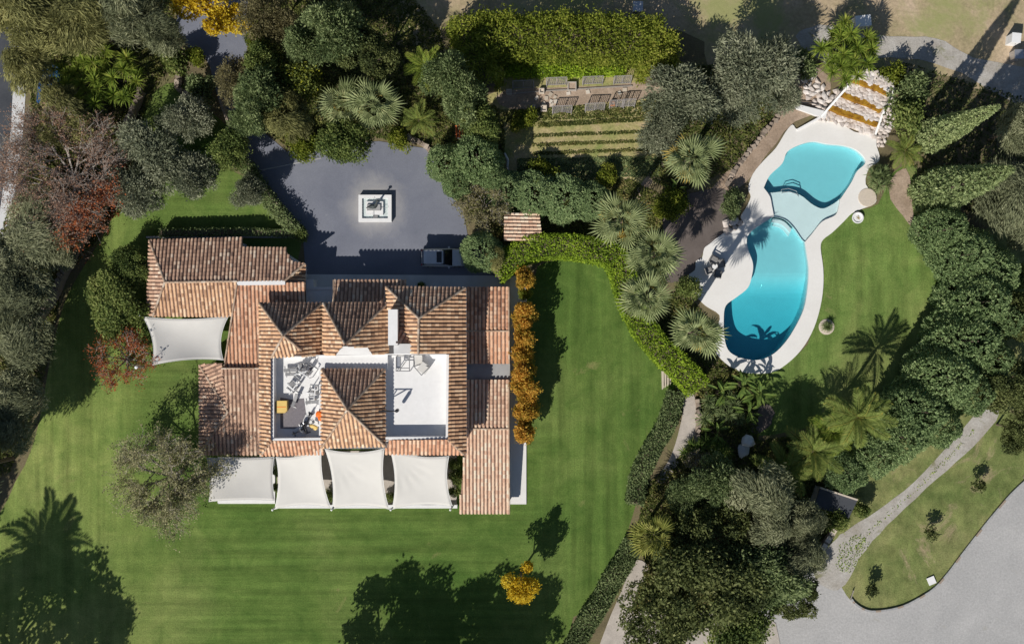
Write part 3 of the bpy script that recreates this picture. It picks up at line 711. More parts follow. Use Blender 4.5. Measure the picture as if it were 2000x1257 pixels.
# pyramid between the terraces
FZ = 5.2
PB, PA = 6.2, 9.2
cor = [(628.5,720.5),(751.5,721),(752.5,870.5),(628,873.5)]
ap = (678.5, 799.5)
for i, (kd, lo, hi) in enumerate((('brown', .1, .9), ('buff', 0, .9), ('buff', .1, 1), ('buff', .05, 1))):  # first, north side gets browner tiles as painted shade
    a, b = cor[i], cor[(i + 1) % 4]
    roof([a, b, ap], [(*a, PB), (*b, PB), (*ap, PA)], kd, lo=lo, hi=hi)
    cap(W(*a, PB), W(*ap, PA), .12)
mb = MB(); wallpx(mb, [(630,723),(750,723),(750.5,868),(630,870)], FZ + .03, PB - .13); mb.build('wall', M['white'], house)
# north porch and east side roofs
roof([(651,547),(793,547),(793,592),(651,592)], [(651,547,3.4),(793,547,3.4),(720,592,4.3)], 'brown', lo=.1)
cap(W(652,547,3.4), W(652,592,4.3), .1)
roof([(911,561),(994.5,561),(994.5,646),(911,646)], [(911,561,2.2),(994,561,2.2),(950,646,2.85)], 'red', lo=.1)
roof([(911,646),(994.5,646),(995,709),(911,709)], [(911,646,2.85),(994,646,2.85),(950,709,2.3)], 'red', lo=.3)
roof([(911,742),(994.5,742),(994.5,837),(911,837)], [(911,742,2.2),(994,742,2.2),(950,837,2.85)], 'pink', lo=.15)
roof([(910,837),(994.5,837),(995.5,1002),(896.5,1002),(907,887)], [(911,837,2.85),(994,837,2.85),(950,1002,1.75)], 'pink', lo=.25)
cap(W(911,646,2.86), W(994,646,2.86), .1); cap(W(911,837,2.86), W(994,837,2.86), .1)
for a, b in (((994,561,2.2),(994,646,2.85)),((994,646,2.85),(994.5,709,2.3)),((994,742,2.2),(994,837,2.85)),((994,837,2.85),(995,1002,1.75))): cap(W(*a), W(*b), .09)
mb = MB(); wallpx(mb, [(911,710),(996,710),(996,741),(911,741)], 0, 1.9); mb.build('flat_roof', M['grey_concrete'], house)
ct = link('ridge_tiles', capmb.mesh('ridge_tiles', M['cap'], house.location), house); ct['kind'] = 'stuff'
# terraces
mb = MB(); wallpx(mb, [(529,697),(876,692),(876,857),(529,860)], 4.91, FZ); mb.build('terrace_floor', M['white'], house)
mb = MB(); wallpx(mb, [(622,694),(757,692.5),(757,722),(622,722)], FZ + .002, PB - .45); mb.build('terrace_floor', M['white'], house)
for poly, z in (([(528,697),(535,697),(535,860),(528,860)], 6.3), ([(535,855.5),(628,854.5),(628,859),(535,860)], 6.27), ([(871.5,692),(877,692),(876,858),(870.5,858)], 6.4),
                ([(753,853),(870.5,852.5),(870.5,857),(753,857.5)], 6.35), ([(531,697),(531,694.5),(655,692.5),(655,694.5),(588,695.5)], 6.0), ([(728,691),(876,689.5),(876,691.8),(728,693)], 6.2),
                ([(747,722.3),(752,722.3),(752,868),(747,868)], 6.12), ([(623,724),(628,722.3),(628,868),(623,868)], 6.05)):
    mb = MB(); wallpx(mb, poly, FZ + .004, z); mb.build('parapet', M['white'], house)
mb = MB(); a = [W(655,693,6.2), W(728,693,6.2), W(716,676,7.1), W(665,676,7.1)]
vs = a + [p + Vector((0, 0, -1.2)) for p in a]; mb.add(vs, [(0,1,2,3),(0,4,5,1),(1,5,6,2),(2,6,7,3),(3,7,4,0)])
mb.build('stair_hood', M['concrete'], house)
mb = MB(); wallpx(mb, [(758,604),(776.5,604),(776.5,674),(758,674)], 4.95, 8.2); mb.build('chimney', M['white'], house)
mb = MB(); wallpx(mb, [(777,671),(803.5,671),(803.5,690.5),(769,690.5),(769,674.5),(777,674.5)], 4.95, 7.2); mb.build('chimney', M['concrete'], house)
# ground-level terraces
def slab(name, poly, z, mat, label, cat='terrace'):
    mb = MB(); mb.prism([tuple(W(a, b, z).xy) for a, b in poly], 0.0, z); o = mb.build(name, mat); o['kind'] = 'structure'; return o
slab('patio', [(425,892),(537,892),(537,983),(425,983)], 0.16, M['white'], '')
slab('patio', [(541,880),(892,880),(892,986),(541,986)], 0.13, M['path'], '')
slab('walkway', [(598,535.5),(1000,538),(1000,561.5),(598,561.5)], 0.12, M['concrete'], '')
slab('walkway', [(996,538.5),(1028,538),(1028,984),(996,984)], 0.15, M['deck'], '')
lw = empty('garden_wall', W(716, 989), 'low white wall along the lawn in front of the shade sails', 'wall')
mb = MB(); mb.prism([tuple(W(a, b, 0.6).xy) for a, b in [(541,985.5),(893,985.5),(893,992),(541,992)]], 0.0, 0.6); mb.build('wall', M['white'], lw)
for i, x in enumerate((640, 642, 759, 878)):
    pass
# shrubs peeping over that wall come with the planting below

# a down-pipe and gutter line at the east
mb = MB()
mb.tube(W(910,563,5.65), W(910.5,886,5.65), .07, n=6); mb.build('gutter', M['whitesteel'], house)
mb = MB(); mb.tube(W(509,593,4.95), W(508,888,4.95), .05, n=6); mb.build('gutter', M['grey_concrete'], house)

# ------------------------------------------------------------------ shade sails
def sail(corners, label, sag=0.55, wr=0.0, pull=0.065):
    P = [W(*c) for c in corners]; cen = sum(P, Vector()) / 4
    root = empty('shade_sail', (cen.x, cen.y, 0), label, 'shade sail', 'white shade sails round the house')
    n = 18; vs = []; rng = random.Random(int(cen.x * 10))
    for j in range(n + 1):
        for i in range(n + 1):
            u, v = i / n, j / n
            p = P[0] * (1 - u) * (1 - v) + P[1] * u * (1 - v) + P[2] * u * v + P[3] * (1 - u) * v
            iu = 4 * u * (1 - u); iv = 4 * v * (1 - v)
            # edges bow inward
            mu = (P[3] + P[2] - P[0] - P[1]) * .5; mv = (P[1] + P[2] - P[0] - P[3]) * .5
            p = p + mu * (pull * iu * (1 - 2 * v)) + mv * (pull * iv * (1 - 2 * u))
            z = -sag * iu * iv
            if wr:
                d = math.hypot(u, v); an = math.atan2(v, u); z += wr * math.sin(an * 22) * math.exp(-((d - .45) / .25) ** 2)
            vs.append(p + Vector((0, 0, z)))
    fs = [(j * (n + 1) + i, (j + 1) * (n + 1) + i, (j + 1) * (n + 1) + i + 1, j * (n + 1) + i + 1) for j in range(n) for i in range(n)]
    mb = MB(); mb.add(vs, fs); c = mb.build('cloth', M['sail'], root, smooth=True)
    sm = c.modifiers.new('thickness', 'SOLIDIFY'); sm.thickness = 0.015
    mb = MB()
    for k in range(4):
        e = [(0, 1), (1, 2), (2, 3), (3, 0)][k]
        idx = [[i for i in range(n + 1)], [j * (n + 1) + n for j in range(n + 1)], [n * (n + 1) + i for i in range(n, -1, -1)], [j * (n + 1) for j in range(n, -1, -1)]][k]
        for a, b in zip(idx[:-1], idx[1:]): mb.tube(vs[a], vs[b], .022, n=4, cap=False)
    mb.build('hem', M['whitesteel'], root)
    return P
sail([(278.5,618,2.9),(447,616.5,3.0),(436.5,703,2.9),(297,713,3.2)], 'large white shade sail west of the house beside the red tree', .5)
sail([(539,892,4.2),(627.5,876,5.6),(646,990.5,2.3),(536,994,2.3)], 'leftmost of the three white sails over the south terrace', .35)
sail([(634.5,876,5.6),(750.7,875,5.6),(760.5,994,2.3),(649,993.5,2.3)], 'middle one of the three white sails over the south terrace', .35, .045)
sail([(762,878,5.6),(877,890,4.6),(884,989,2.3),(765.5,994,2.3)], 'rightmost of the three south terrace sails, next to the pink tiled roof', .35, .06)
sail([(404,893,2.5),(535,892,2.6),(537,977,2.5),(408,979,2.5)], 'white shade sail dappled by tree shade at the lower left corner of the house', .2, 0, .03)
def post(px, py, h, r, label, lean=(0, 0)):
    top = W(px, py, h); b = Vector((top.x + lean[0], top.y + lean[1], 0))
    root = empty('sail_post', b, label, 'post', 'white posts holding the shade sails')
    mb = MB(); mb.tube(b, top, r, r * .85, 8); mb.build('pole', M['steel'], root)
    mb = MB(); mb.lathe(top, [(r * 1.25, -.1), (r * 1.25, .05), (0.02, .12)], 10); mb.build('cap', M['whitesteel'], root)
post(266, 717, 4.6, .13, 'leaning pale steel post among the red tree branches')
post(272, 615, 3.4, .10, 'pale post at the upper left corner of the west sail')
for x, l, in ((532, 'white post at the far left of the south lawn wall'), (647.5, 'white post between the left and the middle south sail'), (763, 'white post between the middle and the right south sail'), (879.5, 'white post at the lawn corner next to the pink tiled roof')):
    post(x, 995, 2.6, .09, l, (.35, .25))

# ------------------------------------------------------------------ fountain
f = empty('fountain', W(734, 407), 'square white fountain with a dark statue in the middle of the driveway', 'fountain')
def sq(mb, x0, y0, x1, y1, z0, z1):
    a, b = W(x0, y0, 0), W(x1, y1, 0); mb.box(((a.x + b.x) / 2, (a.y + b.y) / 2, (z0 + z1) / 2), (abs(b.x - a.x), abs(b.y - a.y), z1 - z0))
mb = MB(); sq(mb, 702, 382, 766, 434, 0.0, .42); mb.build('base', M['white'], f)
mb = MB(); sq(mb, 702, 382, 709, 434, .42, .66); sq(mb, 759, 382, 766, 434, .42, .66); sq(mb, 709, 382, 759, 388.5, .42, .66); sq(mb, 709, 427.5, 759, 434, .42, .66); mb.build('rim', M['white'], f)
mb = MB(); sq(mb, 709, 388.5, 759, 427.5, .421, .60); mb.build('water', M['fwater'], f)
mb = MB(); sq(mb, 717, 395, 750, 421, .423, .72); mb.build('pedestal', M['white'], f)
mb = MB(); sq(mb, 719, 401, 745, 413, .72, .92); mb.build('plinth', M['grey_concrete'], f)
st = MB(); c = W(731, 406, 0); rg = random.Random(3)
st.lump((c.x, c.y, 1.10), (.42, .22, .24), rg, seg=(8, 5)); st.tube((c.x + .2, c.y + .05, 1.1), (c.x + .55, c.y + .45, 1.75), .16, .08); st.lump((c.x + .6, c.y + .52, 1.8), (.2, .13, .13), rg)
for dx, dy in ((-.3, .12), (-.3, -.12), (.25, .12), (.25, -.12)): st.tube((c.x + dx, c.y + dy, .92), (c.x + dx * .8, c.y + dy, 1.15), .06, .09)
st.tube((c.x - .35, c.y, 1.15), (c.x - .75, c.y - .15, 1.0), .06, .03)
st.build('statue', M['bronze'], f)
mb = MB()
for a, b in (((717, 407), (758, 408)), ((731, 389), (731, 427))): 
    p, q = W(*a), W(*b); mb.tube((p.x, p.y, .86), (q.x, q.y, .86), .02)
mb.build('water_pipe', M['steel'], f)
mb = MB(); p = W(735, 424); mb.box((p.x, p.y, .66), (.5, .26, .17)); mb.build('pump_box', M['midgrey'], f)

# ------------------------------------------------------------------ cars
glass = plain('car_glass', (0.012, 0.014, 0.018), 0.12, 0.05, spec=0.6)
lampm = plain('lamp_glass', (0.6, 0.6, 0.58), 0.2, 0.05, spec=0.6); redm = plain('tail_glass', (0.35, 0.01, 0.01), 0.25, 0.05, spec=0.6)
def car(name, x, y, rz, paint, label, roofdark=True):
    L, Wd = 4.75, 1.95
    root = empty(name, (x, y, 0.0), label, 'car', rotz=rz)
    def loft(secs, nm, mat, parent=root, smooth=False):
        mb = MB(); vs = []
        n = len(secs[0])
        for s_ in secs: vs += s_
        fs = []
        for j in range(len(secs) - 1):
            for i in range(n): fs.append((j * n + i, j * n + (i + 1) % n, (j + 1) * n + (i + 1) % n, (j + 1) * n + i))
        fs += [tuple(range(n - 1, -1, -1)), tuple(range((len(secs) - 1) * n, len(secs) * n))]
        mb.add(vs, fs); return link(nm, mb.mesh(nm, mat, None, smooth), parent)
    def sec(xx, w, z0, z1, r=.12):
        return [(xx, -w + r, z0), (xx, w - r, z0), (xx, w, z0 + r), (xx, w, z1 - r), (xx, w - r, z1), (xx, -w + r, z1), (xx, -w, z1 - r), (xx, -w, z0 + r)]
    b = loft([sec(-2.34, .80, .45, .98), sec(-2.28, .93, .36, 1.08), sec(-1.2, .975, .34, 1.12), sec(.5, .975, .34, 1.12), sec(.95, .965, .34, 1.10), sec(1.9, .93, .36, 1.02), sec(2.25, .86, .40, .92), sec(2.37, .72, .46, .78)], 'body', paint)
    loft([sec(-2.22, .86, 1.06, 1.16, .04), sec(-2.0, .80, 1.06, 1.66), sec(-1.7, .79, 1.06, 1.74), sec(-.2, .79, 1.06, 1.76), sec(.2, .80, 1.06, 1.70), sec(.98, .88, 1.06, 1.12, .03)], 'cabin_glass', glass)
    loft([sec(-2.05, .70, 1.70, 1.80, .04), sec(-1.7, .77, 1.74, 1.86, .05), sec(-.3, .77, 1.75, 1.86, .05), sec(.06, .70, 1.70, 1.79, .04)], 'roof_panel', paint)
    if roofdark: 
        mb = MB(); mb.box((-.38, 0, 1.868), (.55, 1.15, .02)); link('sunroof', mb.mesh('sunroof', glass), root)
    for sy in (-1, 1):
        mb = MB(); mb.tube((-1.95, sy * .72, 1.90), (-.05, sy * .72, 1.88), .025, n=6); link('roof_rail', mb.mesh('roof_rail', M['steel']), root)
        mb = MB(); mb.box((.62, sy * 1.08, 1.16), (.16, .22, .16)); link('mirror', mb.mesh('mirror', paint), root)
        mb = MB(); mb.box((2.22, sy * .66, .84), (.22, .34, .14)); link('headlight', mb.mesh('headlight', lampm), root)
        mb = MB(); mb.box((-2.31, sy * .76, .95), (.10, .2, .3)); link('tail_light', mb.mesh('tail_light', redm), root)
        for xx in (-1.42, 1.45):
            w = MB(); w.tube((xx, sy * .80, .37), (xx, sy * 1.0, .37), .37, n=18); wo_ = link('wheel', w.mesh('wheel', M['rubber']), root)
            w = MB(); w.tube((xx, sy * .995, .37), (xx, sy * 1.01, .37), .23, n=12); link('rim', w.mesh('rim', M['steel']), wo_)
    for xx in (-2.36, 2.33):
        mb = MB(); mb.box((xx, 0, .5), (.16, 1.66, .22)); link('bumper', mb.mesh('bumper', M['dark']), root)
    mb = MB(); mb.box((.92, 0, 1.125), (.04, 1.3, .02)); link('wiper', mb.mesh('wiper', M['dark']), root)
    return root
silver = plain('silver_paint', (0.52, 0.53, 0.55), 0.28, 0.02, metal=0.35, spec=0.5); bluep = plain('blue_paint', (0.02, 0.12, 0.36), 0.25, 0.02, metal=0.2, spec=0.5)
c = W(867, 504); car('parked_car', c.x, c.y, 0.0, silver, 'silver off-road car with dark sunroof parked half under the trees by the house')
c = W(104, 172); car('parked_car', c.x, c.y, PI / 2 - .1, bluep, 'blue car glimpsed under the feathery trees near the road', False)

# ------------------------------------------------------------------ foliage
def rnd_dirs(r, n, zmin=-1.0):
    z = r.uniform(zmin, 1, n); t = r.uniform(0, 2 * PI, n); q = np.sqrt(1 - z * z)
    return np.stack([q * np.cos(t), q * np.sin(t), z], 1)
def unit(v): return v / np.maximum(np.linalg.norm(v, axis=1, keepdims=True), 1e-6)
def leaves(r, P, axis, L, Wd):
    n = len(P); L = L * r.uniform(.7, 1.3, (n, 1)); Wd = Wd * r.uniform(.7, 1.3, (n, 1))
    side = unit(np.cross(axis, unit(rnd_dirs(r, n) * .75 + np.array([-.12, -.2, .55]))))
    A = axis * L / 2; B = side * Wd / 2
    return np.stack([P - A, P - B, P + A, P + B], 1).reshape(-1, 3)

def crown_arrays(seed, R, Hc, nl, rl, n, L, Wd, mode='puff', zmin=-.35, shell=.55, gap=0.0, droop=.0):
    r = np.random.default_rng(seed)
    d = rnd_dirs(r, nl, -.45); rad = r.uniform(shell, 1.0, (nl, 1)) ** .7
    # lobes sit in the crown's volume, pulled in so that their rims make the outline
    c = d * rad * np.array([R - rl * .8, R - rl * .8, Hc - rl * .55])
    an = np.arctan2(c[:, 1], c[:, 0]); ph = r.uniform(0, 6.28, 3)
    c[:, :2] *= (1 + .20 * np.sin(2 * an + ph[0]) + .14 * np.sin(3 * an + ph[1]) + .08 * np.sin(5 * an + ph[2]))[:, None]
    c[0] = (0, 0, Hc * .3); rr = rl * r.uniform(.45, 1.45, nl)
    lt = r.normal(0, .17, nl)
    w = rr ** 2; k = r.choice(nl, n, p=w / w.sum())
    dd = rnd_dirs(r, n, zmin)
    P = c[k] + dd * (rr[k] * np.where(r.uniform(0, 1, n) < .14, r.uniform(1.0, 1.38, n), r.uniform(.70, 1.06, n)))[:, None] * np.array([1, 1, .85])
    P += r.normal(0, L * .25, (n, 3))
    if mode == 'puff': ax = unit(rnd_dirs(r, n) + dd * .35)
    elif mode == 'spray':
        out = unit(P * np.array([1, 1, .4])); ax = unit(out * .45 + dd * .7 + r.normal(0, .6, (n, 3)) + np.array([0, 0, -droop]))
    elif mode == 'hang':
        la = r.uniform(0, 2 * PI, nl); ld = np.stack([np.cos(la), np.sin(la), np.full(nl, -.5)], 1)
        out = unit(P * np.array([1, 1, .2])); ax = unit(out * .45 + ld[k] * .8 + r.normal(0, .35, (n, 3)) + np.array([0, 0, -droop]))
    t = np.clip(.45 + lt[k] + r.normal(0, .16, n), 0, 1)
    return leaves(r, P, ax, L, Wd), t, c

def trunk_mb(c, hc, seed, r0=.16, low=.35, nl=9):
    rg = random.Random(seed); mb = MB(); z0 = -hc; fork = Vector((rg.uniform(-.15, .15), rg.uniform(-.15, .15), z0 + hc * low * 1.4))
    mb.tube((0, 0, z0), fork, r0, r0 * .8, 7)
    for i in range(min(nl, len(c))):
        e = Vector(c[i]); m = fork.lerp(e, .5) + Vector((rg.uniform(-.2, .2), rg.uniform(-.2, .2), .1))
        mb.tube(fork, m, r0 * .5, r0 * .32, 5, cap=False); mb.tube(m, e, r0 * .32, r0 * .12, 5, cap=False)
    return mb

KIND = {}   # kind -> list of (trunk mesh, crown mesh), R, total height, crown height
def kind(key, name, R, Hc, hc, nv, mat, bark='bark', r0=.16, **kw):
    vs = []
    for v in range(nv):
        V, t, c = crown_arrays(hash(key) % 1 + sum(map(ord, key)) * 7 + v * 31, R, Hc, **kw)
        cm = quad_mesh(name + '_crown', V + np.array([0, 0, hc], np.float32), t, LM[mat])
        tm = trunk_mb(c, hc, v + 3, r0)
        tm.v = [(p[0], p[1], p[2] + hc) for p in tm.v]
        vs.append((tm.mesh(name + '_trunk', M[bark]), cm))
    KIND[key] = (name, vs, R, hc)

kind('olive', 'olive_tree', 3.2, 2.1, 3.6, 3, 'olive', 'palebark', nl=22, rl=1.05, n=14000, L=.32, Wd=.095, mode='spray', droop=.1)
kind('broad', 'broadleaf_tree', 3.2, 2.4, 4.2, 3, 'broad', nl=24, rl=1.05, n=11000, L=.30, Wd=.17)
kind('oak', 'oak_tree', 5.5, 3.6, 6.6, 2, 'oak', r0=.3, nl=64, rl=1.05, n=15000, L=.36, Wd=.23)
kind('pine', 'pine_tree', 4.0, 3.2, 8.0, 3, 'pine', r0=.24, nl=26, rl=1.25, n=13000, L=.62, Wd=.10, mode='hang', droop=.1)
kind('casuarina', 'casuarina_tree', 4.0, 3.4, 7.5, 3, 'casuarina', r0=.22, nl=28, rl=1.2, n=13000, L=.68, Wd=.10, mode='hang', droop=.35)
kind('greywood', 'grey_leaved_tree', 3.2, 2.6, 4.6, 2, 'lowhedge', nl=26, rl=.95, n=12000, L=.32, Wd=.13, mode='spray')
kind('shrub', 'shrub', 1.5, 1.1, 1.25, 2, 'lowhedge', r0=.06, nl=16, rl=.6, n=2600, L=.26, Wd=.14)
kind('brightshrub', 'shrub', 1.5, 1.1, 1.25, 2, 'privet', r0=.06, nl=16, rl=.6, n=2600, L=.28, Wd=.15)
kind('darkshrub', 'shrub', 1.5, 1.1, 1.25, 2, 'broad', r0=.06, nl=16, rl=.6, n=2600, L=.28, Wd=.15)
kind('goldshrub', 'shrub', 1.35, 1.5, 2.0, 3, 'gold', r0=.06, nl=18, rl=.55, n=3000, L=.28, Wd=.15)
kind('fruit', 'fruit_tree', 2.6, 2.0, 3.4, 1, 'fruit', nl=22, rl=.9, n=6500, L=.28, Wd=.18)
kind('yellowtree', 'yellow_tree', 2.4, 1.5, 3.8, 2, 'yellow', nl=11, rl=.75, n=4200, L=.27, Wd=.17, shell=.75)
kind('browntree', 'autumn_tree', 3.2, 2.2, 4.6, 2, 'brown', nl=34, rl=.8, n=4600, L=.34, Wd=.12, mode='spray')

